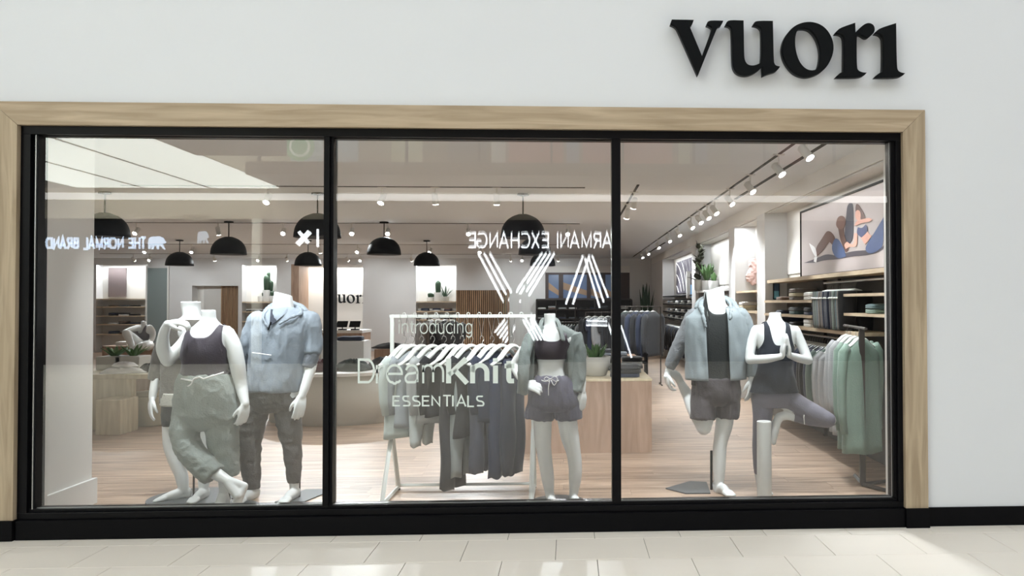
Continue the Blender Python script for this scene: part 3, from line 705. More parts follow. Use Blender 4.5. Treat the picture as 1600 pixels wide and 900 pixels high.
FOLD = [folded(seed=i) for i in range(4)]
for me in TOPS+SHORTS+PANTS: me.polygons.foreach_set('use_smooth', [True]*len(me.polygons))
for me in TOPS+SHORTS+PANTS+FOLD: me.materials.append(fab('slate', (90, 98, 108)))
def hanger_mesh(arm=0.2, wire=0.07):
    b = MB()
    b.tube([(-arm, 0, -0.085), (-arm*0.6, 0, -0.05), (-0.06, 0, -0.012), (0, 0, 0.0), (0.06, 0, -0.012), (arm*0.6, 0, -0.05), (arm, 0, -0.085)], [0.008, 0.012, 0.014, 0.016, 0.014, 0.012, 0.008], 8, flat=(0.6, 1.3))
    return b.mesh('hanger_arms')
def hook_mesh(wire=0.07):
    b = MB(); b.tube([(0, 0, 0.0), (0, 0, wire*0.55), (0.012, 0, wire*0.75), (0.02, 0, wire), (0.01, 0, wire+0.02), (-0.01, 0, wire+0.02), (-0.018, 0, wire+0.005)], 0.0022, 6); return b.mesh('hook')
HB, HK = hanger_mesh(), hook_mesh()
HB.materials.append(M['rackwhite']); HK.materials.append(M['chrome'])
def mesh_obj(name, me, m, parent=None, loc=(0, 0, 0), rz=0, sc=(1, 1, 1)):
    o = bpy.data.objects.new(name, me); COL.objects.link(o); o.location = loc; o.rotation_euler = (0, 0, rz); o.scale = sc
    if parent: o.parent = parent
    if m: o.material_slots[0].link = 'OBJECT'; o.material_slots[0].material = m
    return o
def hang(kind, me, m, loc, rz, label, group, hm_=None, hangmat=None, sc=(1, 1, 1), wire=0.09):
    """a garment with its own hanger; loc is the top of the rail"""
    e = empty('hanging_'+kind, loc, label, {'shirt': 'shirt', 'jacket': 'jacket', 'pants': 'pants', 'shorts': 'shorts', 'sweater': 'sweater'}.get(kind, 'clothes'), group, rz)
    mesh_obj(kind+'_body', me, m, e, (0, 0, -wire-0.005), 0, sc)
    mesh_obj('hanger_arms', HB, hangmat, e, (0, 0, -wire+0.008)); mesh_obj('hook', HK, None, e, (0, 0, -wire+0.01))
    return e
DARKS = [('black', (32, 33, 36)), ('charcoal', (58, 60, 64)), ('navy', (40, 48, 68)), ('slate grey', (92, 98, 104)), ('deep green', (44, 56, 54)), ('grey green', (104, 118, 112)), ('taupe', (112, 104, 98)), ('dusty teal', (84, 108, 112)), ('light grey', (160, 162, 164)), ('sage green', (126, 148, 136))]
def F(n): return fab(*[d for d in DARKS if d[0] == n][0])
def stack(x, y, z, cols, where, grp, w_=1.0, rz=0, d=1.0):
    """one folded garment on another, each a thing of its own"""
    h = 0
    for i, c in enumerate(cols):
        hh = 0.8+0.25*((i*7) % 3)/3
        pos = 'only' if len(cols) == 1 else ('lowest' if i == 0 else ('topmost' if i == len(cols)-1 else 'in the middle'))
        o = mesh_obj('folded_shirt', FOLD[(i+int(abs(x*10))) % 4], fab(*c) if isinstance(c, tuple) else F(c), None, (x, y, z+h), rz+random.uniform(-0.05, 0.05), (w_, d, hh))
        cn = c[0] if isinstance(c, tuple) else c
        tag(o, '%s garment %s %s' % (cn, 'lying alone' if pos == 'only' else pos, where), 'folded clothes', grp); h += 0.05*hh*0.99
WHITE = ('white', (232, 232, 230)); CREAM = ('cream', (206, 196, 172)); BROWN = ('brown', (112, 92, 80)); MAROON = ('maroon', (92, 56, 62))

# ================================================================== SHOP FURNITURE
def XP(px, d): return at(px, 478, Yd(d)).x
def ZP(py, d, px=700): return at(px, py, Yd(d)).z
# --- left: L-shaped oak display table, cube stool, round pouf
d0 = 9.75
xa, xb = XP(120, d0), XP(207, d0)
t = empty('display_table', ((xa+xb)/2, Yd(d0)+0.6, 0), 'light oak display table with open dark side behind the white pillar at the left', 'table')
box('top', (xa-0.3, Yd(d0)-0.03, 0.60), (XP(262, d0), Yd(d0)+1.25, 0.655), M['oakbox'], t, 0.006)
box('leg_panel', (xa, Yd(d0), 0), (xb-0.06, Yd(d0)+0.06, 0.6), M['oakbox'], t, 0.004)
box('leg_panel', (xb-0.058, Yd(d0)-0.01, 0), (xb, Yd(d0)+0.10, 0.6), M['oakbox'], t, 0.004)
box('back_panel', (xb+0.001, Yd(d0)+1.0, 0), (XP(258, d0), Yd(d0)+1.1, 0.6), mat('olive_panel', srgb(92, 92, 76), 0.7), t)
box('stool', (XP(150, 9.35), Yd(9.35), 0), (XP(190, 9.35), Yd(9.35)+0.38, 0.40), M['oakbox'], None, 0.012)
tag(bpy.data.objects['stool'], 'low light oak cube stool in front of the oak table beside the white pillar', 'stool')
c = (XP(240, 10.25), Yd(10.25), 0)
p = empty('round_pouf', c, 'low round beige pouf tucked under the oak table at the left', 'pouf')
MB().lathe(c, [(0.30, 0), (0.315, 0.02), (0.32, 0.34), (0.30, 0.385), (0.0, 0.40)], 40).build('cushion', mat('pouf_boucle', srgb(196, 190, 168), 0.9, bump=0.4, bscale=120), p, True)
MB().tube([(c[0]+0.312*math.cos(a), c[1]+0.312*math.sin(a), 0.365) for a in [i*2*PI/40 for i in range(40)]], 0.006, 6, closed=True).build('piping', mat('pouf_piping', srgb(176, 170, 150), 0.9), p)
# white jumble of folded tees on the table
def crumple(name, c, rx, ry, h, m, label, cat='folded clothes', seed=0):
    b = MB(); n = 30; rows = []; rs = random.Random(seed); ph = rs.uniform(0, 9)
    for i in range(9):
        t_ = i/8; s_ = math.cos(t_*PI/2*0.97)**0.6
        rows.append([(c[0]+rx*s_*math.cos(2*PI*k/n)*(1+0.14*math.sin(3*2*PI*k/n+ph)+0.06*math.sin(9*k+i)), c[1]+ry*s_*math.sin(2*PI*k/n)*(1+0.1*math.sin(4*2*PI*k/n+ph)), c[2]+h*t_*(1+0.18*math.sin(5*2*PI*k/n+ph+i))) for k in range(n)])
    v = [q for r_ in rows for q in r_]; f = [(i*n+k, i*n+(k+1) % n, (i+1)*n+(k+1) % n, (i+1)*n+k) for i in range(8) for k in range(n)]+[tuple(range(n-1, -1, -1)), tuple(range(8*n, 9*n))]
    return tag(b.add(v, f).build(name, m, None, True), label, cat)
crumple('folded_tee', (XP(193, 9.95), Yd(9.95), 0.656), 0.25, 0.16, 0.07, fab(*WHITE), 'white folded tee spread on the oak table, lower one', seed=2)
crumple('folded_tee', (XP(195, 9.98), Yd(9.98), 0.73), 0.14, 0.11, 0.055, fab(*WHITE), 'white folded tee lying on top of the spread white tee', seed=5)
crumple('cap', (XP(232, 10.1), Yd(10.1), 0.656), 0.11, 0.1, 0.09, F('black'), 'black cap lying on the right end of the oak table', 'cap', 3)
# leaf helper
def leaf(base, tip, width, m, name, parent, curve=0.15, mid=0.5, nseg=6, cup=0.2):
    base, tip = Vector(base), Vector(tip); ax = tip-base; L = ax.length; ax.normalize()
    sd = ax.cross(Vector((0, 0, 1)));
    if sd.length < 0.1: sd = Vector((1, 0, 0))
    sd.normalize(); nr = sd.cross(ax); v = []; f = []
    for i in range(nseg+1):
        t_ = i/nseg; wd = width*0.5*max(0.04, math.sin(PI*min(1, t_**mid))**0.8); c_ = base+ax*L*t_+Vector((0, 0, -1))*curve*L*t_*t_
        v += [c_-sd*wd+nr*wd*cup, c_, c_+sd*wd+nr*wd*cup]
    for i in range(nseg): f += [(3*i, 3*i+1, 3*i+4, 3*i+3), (3*i+1, 3*i+2, 3*i+5, 3*i+4)]
    me = MB().add(v, f).mesh(name); o = link(name, evaluated(me, [('SOLIDIFY', dict(thickness=0.004))]), m, parent, True); return o
def pot(c, r, h, m, parent, soil=True, square=False):
    if square: o = box('pot', (c[0]-r, c[1]-r, c[2]), (c[0]+r, c[1]+r, c[2]+h), m, parent, 0.01)
    else: o = MB().lathe(c, [(r*0.8, 0), (r*0.95, h*0.1), (r, h*0.9), (r, h), (r*0.9, h), (r*0.88, h*0.86), (0, h*0.86)], 28).build('pot', m, parent, True); smooth_angle(o, 50)
    return o
def leafy(c, r, h, n, name, label, ms=(('green',)), pr=0.1, ph=0.14, lw=0.05, square=False, potm=None, spread=1.0, seed=0, cat='plant'):
    e = empty(name, c, label, cat); rs = random.Random(seed)
    pot(c, pr, ph, potm or M['concrete'], e, square=square)
    for i in range(n):
        a = rs.uniform(0, 2*PI); rr = r*spread*rs.uniform(0.35, 1); hh = h*rs.uniform(0.55, 1)
        b0 = (c[0]+0.02*math.cos(a), c[1]+0.02*math.sin(a), c[2]+ph*0.9)
        leaf(b0, (c[0]+rr*math.cos(a), c[1]+rr*math.sin(a), c[2]+ph+hh), lw*rs.uniform(0.8, 1.2), M[rs.choice(ms)], 'leaf', e, 0.12, 0.6)
    return e
leafy((XP(180, 10.5), Yd(10.5), 0.656), 0.2, 0.16, 16, 'potted_plant', 'low leafy plant in a pale square planter, left one of two on the oak table', ('green',), 0.15, 0.17, 0.06, True, seed=1)
leafy((XP(209, 10.5), Yd(10.5), 0.656), 0.2, 0.17, 18, 'potted_plant', 'low leafy plant in a pale square planter, right one of two on the oak table', ('green',), 0.15, 0.17, 0.06, True, seed=4)
# brown plinth that carries the seated mannequin, with a shoe tray
b0 = (XP(160, 12.8), Yd(12.8)); b1 = (XP(243, 12.8), Yd(12.8)+0.8)
box('display_plinth', (b0[0], b0[1], 0), (b1[0], b1[1], 0.83), M['walnut'], None, 0.006); tag(bpy.data.objects['display_plinth'], 'brown wooden display plinth under the small seated mannequin', 'plinth')
tag(box('white_box', (XP(181, 12.9), Yd(12.9), 0.831), (XP(199, 12.9), Yd(12.9)+0.25, 0.89), M['white'], None, 0.004), 'flat white box on the brown plinth left of the seated mannequin', 'box')
# --- curved counter in the middle
cc = (-2.98, Yd(10.75), 0)
e = empty('round_counter', cc, 'large round pale counter behind the hoodie mannequin', 'counter')
MB().lathe(cc, [(0.90, 0), (0.90, 0.60)], 72).build('drum', M['bone'], e, True)
MB().lathe((cc[0], cc[1], 0.60), [(0.93, 0), (0.93, 0.035), (0.92, 0.04), (0, 0.04)], 72).build('counter_top', M['white'], e)
smooth_angle(e.children[0], 30)
for i, (dx, dy, m_, lb) in enumerate(((-0.5, -0.3, F('charcoal'), 'charcoal crumpled top'), (-0.15, -0.5, fab(*MAROON), 'dark maroon crumpled top'), (0.25, -0.45, F('deep green'), 'dark green crumpled top'), (0.55, -0.15, F('charcoal'), 'dark grey rolled top'))):
    crumple('crumpled_top', (cc[0]+dx, cc[1]+dy, 0.642), 0.22, 0.17, 0.13, m_, lb+' on the large round pale counter', seed=i+3)
e = empty('riser_box', (cc[0]+0.1, cc[1]+0.35, 0.64), 'white riser box with a folded dark top at the back of the round counter', 'box')
box('riser', (cc[0]-0.35, cc[1]+0.2, 0.641), (cc[0]+0.22, cc[1]+0.6, 0.98), M['white'], e, 0.004)
fo = mesh_obj('folded_shirt', FOLD[1], F('navy'), None, (cc[0], cc[1]+0.38, 0.981), 0.1, (1.4, 0.9, 1.1)); tag(fo, 'navy folded top on the white riser of the round counter', 'folded clothes')
# cash desk
e = empty('cash_desk', (XP(510, 17), Yd(17), 0), 'white and oak cash desk in front of the lit recess', 'counter')
box('desk_body', (XP(440, 17), Yd(17), 0), (XP(563, 17), Yd(17)+0.7, 0.66), M['bone'], e)
box('oak_band', (XP(440, 17), Yd(17)-0.02, 0.66), (XP(566, 17), Yd(17)+0.72, 0.86), M['walnut'], e)
box('desk_top', (XP(438, 17), Yd(17)-0.04, 0.86), (XP(567, 17), Yd(17)+0.75, 0.92), M['white'], e, 0.004)
for px, lb in ((552, 'small dark payment terminal on the right end of the cash desk'), (532, 'small dark desk lamp shaped terminal in the middle of the cash desk')):
    q = empty('payment_terminal', (XP(px, 17), Yd(17)+0.15, 0.92), lb, 'terminal')
    box('base', (q.location.x-0.08, q.location.y-0.06, 0.921), (q.location.x+0.08, q.location.y+0.06, 0.945), M['blackm'], q, 0.004)
    m_ = MB().add([(q.location.x-0.11, q.location.y-0.07, 0.99), (q.location.x+0.11, q.location.y-0.07, 0.99), (q.location.x+0.11, q.location.y+0.03, 1.11), (q.location.x-0.11, q.location.y+0.03, 1.11), (q.location.x-0.11, q.location.y-0.05, 0.98), (q.location.x+0.11, q.location.y-0.05, 0.98), (q.location.x+0.11, q.location.y+0.05, 1.10), (q.location.x-0.11, q.location.y+0.05, 1.10)], [(0,1,2,3),(7,6,5,4),(0,4,5,1),(1,5,6,2),(2,6,7,3),(3,7,4,0)]).build('screen', M['blackm'], q)
    MB().tube([(q.location.x, q.location.y, 0.945), (q.location.x, q.location.y, 1.03)], 0.012, 8).build('stand', M['blackm'], q)
# brown block tables further back
for (pa, pb, d, h, lb) in ((585, 665, 14.6, 0.66, 'low brown block table behind the left end of the clothes rail'), (905, 1000, 12.2, 0.64, 'low brown block table behind the potted succulent'),):
    tag(box('block_table', (XP(pa, d), Yd(d), 0), (XP(pb, d), Yd(d)+1.1, h), M['walnut'], None, 0.005), lb, 'table')
crumple('crumpled_top', (XP(612, 14.9), Yd(14.9), 0.661), 0.32, 0.2, 0.09, F('charcoal'), 'charcoal top lying on the low brown block table', seed=9)
for i, px in enumerate((922, 945, 968)):
    stack(XP(px, 12.4), Yd(12.45), 0.641, [('charcoal'), ('slate grey'), ('black')][:2+i % 2], 'in the %s pile on the low brown block table' % ORD[i], 'piles on the low brown block table')
# --- front oak block table with planter and folded clothes
xa, xb, ya, yb, zt = XP(815, 7.98), XP(1018, 7.98), Yd(7.98), Yd(7.98)+1.75, 0.735
e = empty('block_table', ((xa+xb)/2, (ya+yb)/2, 0), 'large brown oak block table right of the draped shirt mannequin', 'table')
box('front_panel', (xa, ya, 0), (xb, ya+0.02, zt-0.025), M['walnut'], e); box('side_panel', (xb-0.02, ya+0.021, 0), (xb, yb, zt-0.025), M['oakbox'], e)
box('side_panel', (xa, ya+0.021, 0), (xa+0.02, yb, zt-0.025), M['oakbox'], e); box('top', (xa-0.003, ya-0.003, zt-0.024), (xb+0.003, yb, zt), M['oakbox'], e, 0.003)
c = (XP(929, 8.35), Yd(8.35), zt)
e = empty('potted_succulent', c, 'green succulent in a rounded pale planter on the large oak block table', 'plant')
o = MB().lathe(c, [(0.10, 0), (0.125, 0.01), (0.16, 0.12), (0.168, 0.2), (0.15, 0.2), (0.145, 0.165), (0, 0.165)], 36).build('pot', M['concrete'], e, True)
rs = random.Random(11)
for i in range(38):
    a = rs.uniform(0, 2*PI); r_ = 0.10*math.sqrt(rs.random()); hh = rs.uniform(0.09, 0.17)
    leaf((c[0]+r_*0.6*math.cos(a), c[1]+r_*0.6*math.sin(a), zt+0.165), (c[0]+r_*1.3*math.cos(a), c[1]+r_*1.3*math.sin(a), zt+0.165+hh), 0.045, M['green'], 'leaf', e, 0.0, 0.7, 5, 0.35)
stack(XP(880, 8.3), Yd(8.3), zt, ['black'], 'on the oak table left of the succulent', 'piles on the large oak table')
for i, (px, d, cs) in enumerate(((976, 8.25, ['navy', 'black', 'charcoal']), (984, 8.75, ['slate grey', 'charcoal']), (987, 9.3, ['black', 'light grey', 'black']), (950, 9.1, ['black', 'charcoal', 'black']), (925, 9.2, ['charcoal', 'black']), (897, 8.9, ['black', 'navy']))):
    stack(XP(px, d), Yd(d), zt, cs, 'in the %s pile on the large oak table' % ('front right', 'middle right', 'back right', 'centre back', 'hidden back', 'left back')[i], 'piles on the large oak table', 1.25 if i == 0 else 1.0)
# white planter bag-like box beside the succulent
b = MB(); cx, cy = XP(952, 8.8), Yd(8.8)
# dark two-rail garment stand near the right mullion with jackets
def floor_rail(x, y, w_, h, name, label, m, rz=0, along='x'):
    e = empty(name, (x, y, 0), label, 'clothes rail')
    for sg in (-1, 1):
        MB().tube([(x+sg*w_/2, y, 0.02), (x+sg*w_/2, y, h)], 0.012, 8).build('post', m, e)
        MB().tube([(x+sg*w_/2, y-0.22, 0.012), (x+sg*w_/2, y+0.22, 0.012)], 0.012, 8).build('foot', m, e)
    MB().tube([(x-w_/2, y, h), (x+w_/2, y, h)], 0.012, 8).build('top_rail', m, e); return e
xr, yr = XP(1000, 14.5), Yd(14.5)
floor_rail(xr, yr, 0.75, 1.42, 'clothes_rail', 'dark floor clothes rail with dark jackets just right of the right mullion', M['bronze'])
for i, (cn, dx) in enumerate((('deep green', -0.26), ('black', -0.16), ('navy', -0.06), ('black', 0.04), ('navy', 0.14), ('charcoal', 0.24))):
    hang('jacket', TOPS[0], F(cn), (xr+dx, yr, 1.42), 0.9, '%s jacket, %s from left on the dark floor rail by the right mullion' % (cn, ORD[i]), 'jackets on the dark floor rail', sc=(1.25, 1.2, 1.25))
# dark shelving tower below them
e = empty('shelf_tower', (XP(1000, 13.6), Yd(13.6), 0), 'dark low shelving block below the dark jackets', 'shelf')
for z in (0.2, 0.45): box('shelf_board', (XP(968, 13.6), Yd(13.6), z), (XP(1012, 13.6), Yd(13.6)+0.4, z+0.03), M['blackm'], e)
for px in (968, 1009.5): box('side_panel', (XP(px, 13.6), Yd(13.6), 0), (XP(px, 13.6)+0.03, Yd(13.6)+0.4, 0.62), M['blackm'], e)
# tall plants against the far right corner
def snake(c, h, n, label, seed, pr=0.12, ph=0.22, m='darkgreen', lw=0.07):
    e = empty('potted_plant', c, label, 'plant'); rs = random.Random(seed); pot(c, pr, ph, M['concrete'], e)
    for i in range(n):
        a = rs.uniform(0, 2*PI); hh = h*rs.uniform(0.5, 1); s_ = rs.uniform(0.05, 0.3)
        leaf((c[0]+0.04*math.cos(a), c[1]+0.04*math.sin(a), c[2]+ph*0.85), (c[0]+s_*math.cos(a), c[1]+s_*math.sin(a), c[2]+ph+hh), lw, M[m], 'leaf', e, 0.0, 0.6, 6, 0.5)
snake((2.2, Yd(22.6), 0), 0.75, 14, 'small plant in a pale pot on the floor at the far right corner', 3, 0.2, 0.4)
snake((2.25, Yd(23.4), 0), 1.75, 22, 'tall dark leafy plant in the far right corner behind the small pot', 5, 0.2, 0.35, lw=0.12)

# ================================================================== BACK WALL
YS = YBK
def alcove_shelves(pa, pb, pys, label, lipm='shelf'):
    for i, py in enumerate(pys):
        z = bz(py)
        tag(box('wall_shelf', (bx(pa)+0.01, YS+0.0, z-0.03), (bx(pb)-0.01, YS+0.34, z), M[lipm]), 'oak shelf, %s from the top in the %s' % (ORD[i], label), 'shelf')
def shelf_stuff(pa, pb, pys, where, cols, seed=0):
    rs = random.Random(seed)
    for i, py in enumerate(pys):
        z = bz(py)
        n = max(1, int((pb-pa)/14))
        for k in range(n):
            px = pa+(pb-pa)*(k+0.5)/n
            cs = [rs.choice(cols) for _ in range(rs.choice((1, 2, 2)))]
            stack(bx(px), YS+0.17, z+0.001, cs, 'in %s pile, %s shelf, %s' % (ORD[k], ORD[i], where), 'piles in the '+where)
COLS = ['black', 'charcoal', 'slate grey', 'black', BROWN, 'navy', WHITE]
alcove_shelves(150, 230, (466, 478, 492, 505, 520), 'left alcove of the back wall'); shelf_stuff(166, 214, (478, 492, 505, 520), 'left alcove', COLS, 1)
tag(box('wall_art', (bx(160), YS+0.30, bz(463)), (bx(188), YS+0.34, bz(418)), mat('mauve_print', srgb(112, 100, 100), 0.6)), 'plain mauve brown panel print in the left alcove of the back wall', 'picture')
e = empty('fitting_room_door', (bx(246), YS-0.03, 0), 'grey green frosted door panel with a pale frame on the back wall at left', 'door')
box('door_panel', (bx(231), YS-0.04, 0.1), (bx(262), YS-0.012, bz(419)), mat('grey_green_panel', srgb(134, 146, 146), 0.4), e)
for a in (228.5, 262): box('door_frame', (bx(a), YS-0.05, 0), (bx(a)+0.05, YS-0.005, bz(416)), M['white'], e)
# opening with slats
tag(box('pale_panel', (bx(312), YS+0.28, 0), (bx(340), YS+0.34, 2.02), mat('linen_panel', srgb(204, 202, 198), 0.8)), 'pale linen panel inside the opening of the back wall behind the left mannequins', 'panel')
def slats(pa, pb, z0, z1, n, y, label):
    e = empty('slatted_panel', ((bx(pa)+bx(pb))/2, y, z0), label, 'panel')
    box('backing', (bx(pa), y, z0), (bx(pb), y+0.02, z1), M['slatgap'], e)
    wd = (bx(pb)-bx(pa))/n
    me = MB().box((0, -0.035, z0), (wd*0.56, 0, z1)).mesh('slat'); me.materials.append(M['slat'])
    for i in range(n):
        o = bpy.data.objects.new('slat', me); COL.objects.link(o); o.parent = e; o.location = (bx(pa)+wd*(i+0.2)-e.location.x, 0, -z0)
slats(340, 372, 0, 2.02, 13, YS+0.25, 'vertical oak slat panel in the opening behind the mannequin with the grey tank')
slats(713, 792, 0, bz(453.5), 26, YS-0.06, 'vertical oak slat panel on the back wall behind the clothes rail')
struct(box('trim_5', (bx(792)+0.01, YS-0.1, 0), (bx(796), YS-0.001, bz(452)), M['walnut']))
# cactus alcoves
def cactus(x, y, z, segs, pr, ph, label, seed=0):
    e = empty('potted_cactus', (x, y, z), label, 'cactus'); pot((x, y, z), pr, ph, M['white'], e)
    for (dx, dz, r, h) in segs:
        n = 20; b = MB(); v = []; f = []
        for i in range(9):
            t_ = i/8; rr = r*(0.8+0.25*math.sin(PI*t_*0.7))*(1 if t_ < 0.8 else math.cos((t_-0.8)/0.2*PI/2*0.93))
            for k in range(n): v.append((x+dx+rr*(1+0.12*(-1)**k)*math.cos(2*PI*k/n), y+rr*(1+0.12*(-1)**k)*math.sin(2*PI*k/n), z+ph*0.85+dz+h*t_))
        for i in range(8):
            for k in range(n): f.append((i*n+k, i*n+(k+1) % n, (i+1)*n+(k+1) % n, (i+1)*n+k))
        f.append(tuple(range(n-1, -1, -1))); f.append(tuple(range(8*n, 9*n))); b.add(v, f).build('cactus_stem', M['darkgreen'], e, True)
    return e
alcove_shelves(378, 432, (471, 486, 501, 516, 532), 'left cactus alcove'); shelf_stuff(382, 426, (486, 501, 516, 532), 'left cactus alcove', COLS, 2)
zc = bz(471)
cactus(bx(405), YS+0.15, zc, [(0.08, 0, 0.05, 0.15)], 0.1, 0.17, 'small cactus in a white pot, left one in the left cactus alcove')
cactus(bx(413.5), YS+0.18, zc, [(0, 0, 0.09, 0.55), (0.11, 0.02, 0.07, 0.34), (0.05, 0.42, 0.05, 0.2)], 0.12, 0.36, 'tall branching cactus in a tall white pot in the left cactus alcove')
cactus(bx(424), YS+0.1, zc, [(0, 0, 0.06, 0.18), (0.05, 0, 0.04, 0.12)], 0.11, 0.18, 'squat cactus in a white pot, right one in the left cactus alcove')
alcove_shelves(650, 713, (471, 486, 499, 513), 'middle cactus alcove'); shelf_stuff(654, 708, (486, 499, 513), 'middle cactus alcove', COLS, 5)
cactus(bx(671), YS+0.15, zc, [(0, 0, 0.07, 0.16), (0.08, 0.03, 0.04, 0.1)], 0.11, 0.13, 'small dark cactus, left one in the middle cactus alcove')
cactus(bx(683), YS+0.18, zc, [(0, 0, 0.075, 0.42)], 0.13, 0.28, 'single column cactus in a white pot in the middle cactus alcove')
snake((bx(694), YS+0.14, zc), 0.36, 9, 'spiky snake plant in a white pot in the middle cactus alcove', 8, 0.13, 0.15, lw=0.05)
# oak upright and recess with the shop name
struct(box('trim_6', (bx(455), YS-0.02, 0), (bx(467), YS+0.9, ALC), M['walnut']))
yl = YS+1.38
rec = empty('wall_lettering', (bx(540), yl, 1.6), 'dark lowercase serif shop name on the lit wall recess behind the cash desk', 'sign')
allx = [p[0] for l in VUO.values() for p in l[0]]; sx0, sx1 = min(allx), max(allx)
for ch, lps in VUO.items():
    a0, a1 = at(513, 474, yl), at(573, 474, yl)
    def f3(x, y, d): return Vector((a0.x+(x-sx0)/(sx1-sx0)*(a1.x-a0.x), yl-d, a0.z+(790-y)/8*(a1.x-a0.x)/((sx1-sx0)/8)))
    outline('letter_'+('dotless_i' if ch == 'i' else ch), [chaikin(l, 1) for l in lps], f3, 0.02, M['signblk'], rec)
L = bpy.data.lights.new('recess_wash', 'AREA'); L.energy = 60; L.shape = 'RECTANGLE'; L.size = 2.0; L.size_y = 0.1; L.color = (1, 0.97, 0.93)
lo = bpy.data.objects.new('recess_wash', L); COL.objects.link(lo); lo.location = (bx(510), YS+1.2, ALC-0.03)
# windows high at the right of the back wall
wn = struct(bpy.data.objects.new('window_2', None)); COL.objects.link(wn)
fm = mat('dark_window_wood', srgb(66, 50, 46), 0.5)
z0, z1 = bz(466), bz(426)
M['skypane'] = mat('blue_view', srgb(98, 118, 152), 0.3, emit=0.2); M['rooftan'] = mat('tan_view', srgb(190, 160, 132), 0.6)
box('frame', (bx(852), YS+0.02, z0-0.06), (bx(984), YS+0.12, z0), fm, wn); box('frame', (bx(852), YS+0.02, z1-0.06), (bx(984), YS+0.12, z1), fm, wn)
for a, c_ in ((852, 857), (873, 880), (917, 923), (940, 946), (961, 984)): box('frame', (bx(a), YS+0.02, z0), (bx(c_), YS+0.12, z1-0.06), fm, wn)
for a, c_ in ((857, 873), (880, 917), (923, 940), (946, 961)):
    box('pane', (bx(a), YS+0.1, z0), (bx(c_), YS+0.11, z1-0.06), M['skypane'], wn)
    X0, X1 = bx(a), bx(c_); h0 = z0+(z1-z0)*(0.62 if a < 900 else 0.4); h1 = z0+(z1-z0)*(0.30 if a < 900 else 0.15)
    v = [(X0, YS+0.09, h0), (X1, YS+0.09, h1), (X1, YS+0.09, h1-0.16), (X0, YS+0.09, h0-0.22), (X0, YS+0.098, h0), (X1, YS+0.098, h1), (X1, YS+0.098, h1-0.16), (X0, YS+0.098, h0-0.22)]
    MB().add(v, [(3,2,1,0),(4,5,6,7),(0,1,5,4),(1,2,6,5),(2,3,7,6),(3,0,4,7)]).build('gable_view', M['rooftan'], wn)
struct(box('wall_back.004', (bx(852), YS, z1), (bx(984), YS+0.35, 2.63), M['wall_in']))
# dark shelving with folded clothes and hanging clothes under the windows
e = empty('shelf_unit', (bx(915), YS-0.3, 0), 'dark wide wall shelving under the windows at the back right', 'shelf')
box('back_panel', (bx(838), YS-0.01, 0), (bx(986), YS+0.02, bz(467)), M['dark'], e)
shz = [bz(p_) for p_ in (468, 483, 498)]
for z in shz: box('shelf_board', (bx(838), YS-0.42, z-0.03), (bx(986), YS-0.011, z), M['bronze'], e)
for px in (838, 868, 898, 928, 957, 985): box('upright', (bx(px), YS-0.42, 0), (bx(px)+0.03, YS-0.011, bz(468)-0.03), M['bronze'], e)
rs = random.Random(21)
for i, z in enumerate(shz[1:]):
    for k in range(9):
        px = 847+k*16
        stack(bx(px), YS-0.22, z+0.001, [rs.choice(COLS+['light grey', WHITE]) for _ in range(rs.choice((1, 2)))], 'in %s pile, %s board of dark back shelving' % (ORD[k], ('upper', 'lower')[i]), 'piles on the dark shelving')
MB().tube([(bx(840), YS-0.25, bz(503)), (bx(985), YS-0.25, bz(503))], 0.012, 8).build('rail', M['chrome'], e)
for k in range(30):
    px = 843+k*4.6; cn = rs.choice(['black', 'charcoal', 'navy', 'slate grey', 'black', 'deep green', 'light grey'])
    hang('shirt', TOPS[k % 4], F(cn), (bx(px), YS-0.25, bz(503)), 1.3, '%s shirt, %s from the left on the rail under the back shelving' % (cn, ORD[k]), 'shirts on the back right rail')
# a row of mid-floor rails between the rack and the back wall
for j, (pxa, pxb, d, lb) in enumerate(((668, 712, 13.0, 'low rail of pale and dark tops behind the clothes rail'), (915, 985, 16.0, 'dark floor rail of tops behind the right mullion'))):
    x_, y_, w_ = (XP(pxa, d)+XP(pxb, d))/2, Yd(d), XP(pxb, d)-XP(pxa, d)
    floor_rail(x_, y_, w_, 1.3, 'clothes_rail', lb, M['bronze'])
    for k in range(7 if j else 4):
        cn = (['light grey', 'taupe', 'black', 'charcoal'] if j == 0 else ['black', 'navy', 'light grey', 'charcoal', 'black', 'slate grey', 'black'])[k]
        hang('shirt', TOPS[k % 4], F(cn), (x_-w_/2+w_*(k+0.5)/(7 if j else 4), y_, 1.3), 0.8, '%s top, %s from left on the %s rail' % (cn, ORD[k], ('low floor', 'dark mid floor')[j]), 'tops on the '+lb.split(' of ')[0])

# ================================================================== RIGHT WALL BAYS
YN, YA = 0.32, Yd(10.48)                 # bay A runs from the front return to the first pier
# big photographic print
def wx(px, py, X): return atX(px, py, X)
XPn = XB-0.05
tl = wx(1252, 334, XPn); bl = wx(1254, 433, XPn); y0, y1 = 0.9, tl.y
zt_, zb_ = (tl.z+wx(1379, 283.5, XPn).z)/2, (bl.z+wx(1380, 415.5, XPn).z)/2
pic = empty('wall_picture', (XPn, (y0+y1)/2, (zt_+zb_)/2), 'large framed photographic print of people stretching on pale ground, right wall', 'picture')
box('canvas', (XPn, y0, zb_), (XPn+0.03, y1, zt_), mat('print_ground', srgb(178, 168, 166), 0.6, var=0.08, vscale=3), pic)
for a, c_ in (((XPn-0.012, y0-0.02, zb_-0.02), (XPn+0.03, y1+0.02, zb_)), ((XPn-0.012, y0-0.02, zt_), (XPn+0.03, y1+0.02, zt_+0.02)), ((XPn-0.012, y1, zb_), (XPn+0.03, y1+0.02, zt_)), ((XPn-0.012, y0-0.02, zb_), (XPn+0.03, y0, zt_))):
    box('frame', a, c_, M['blackm'], pic)
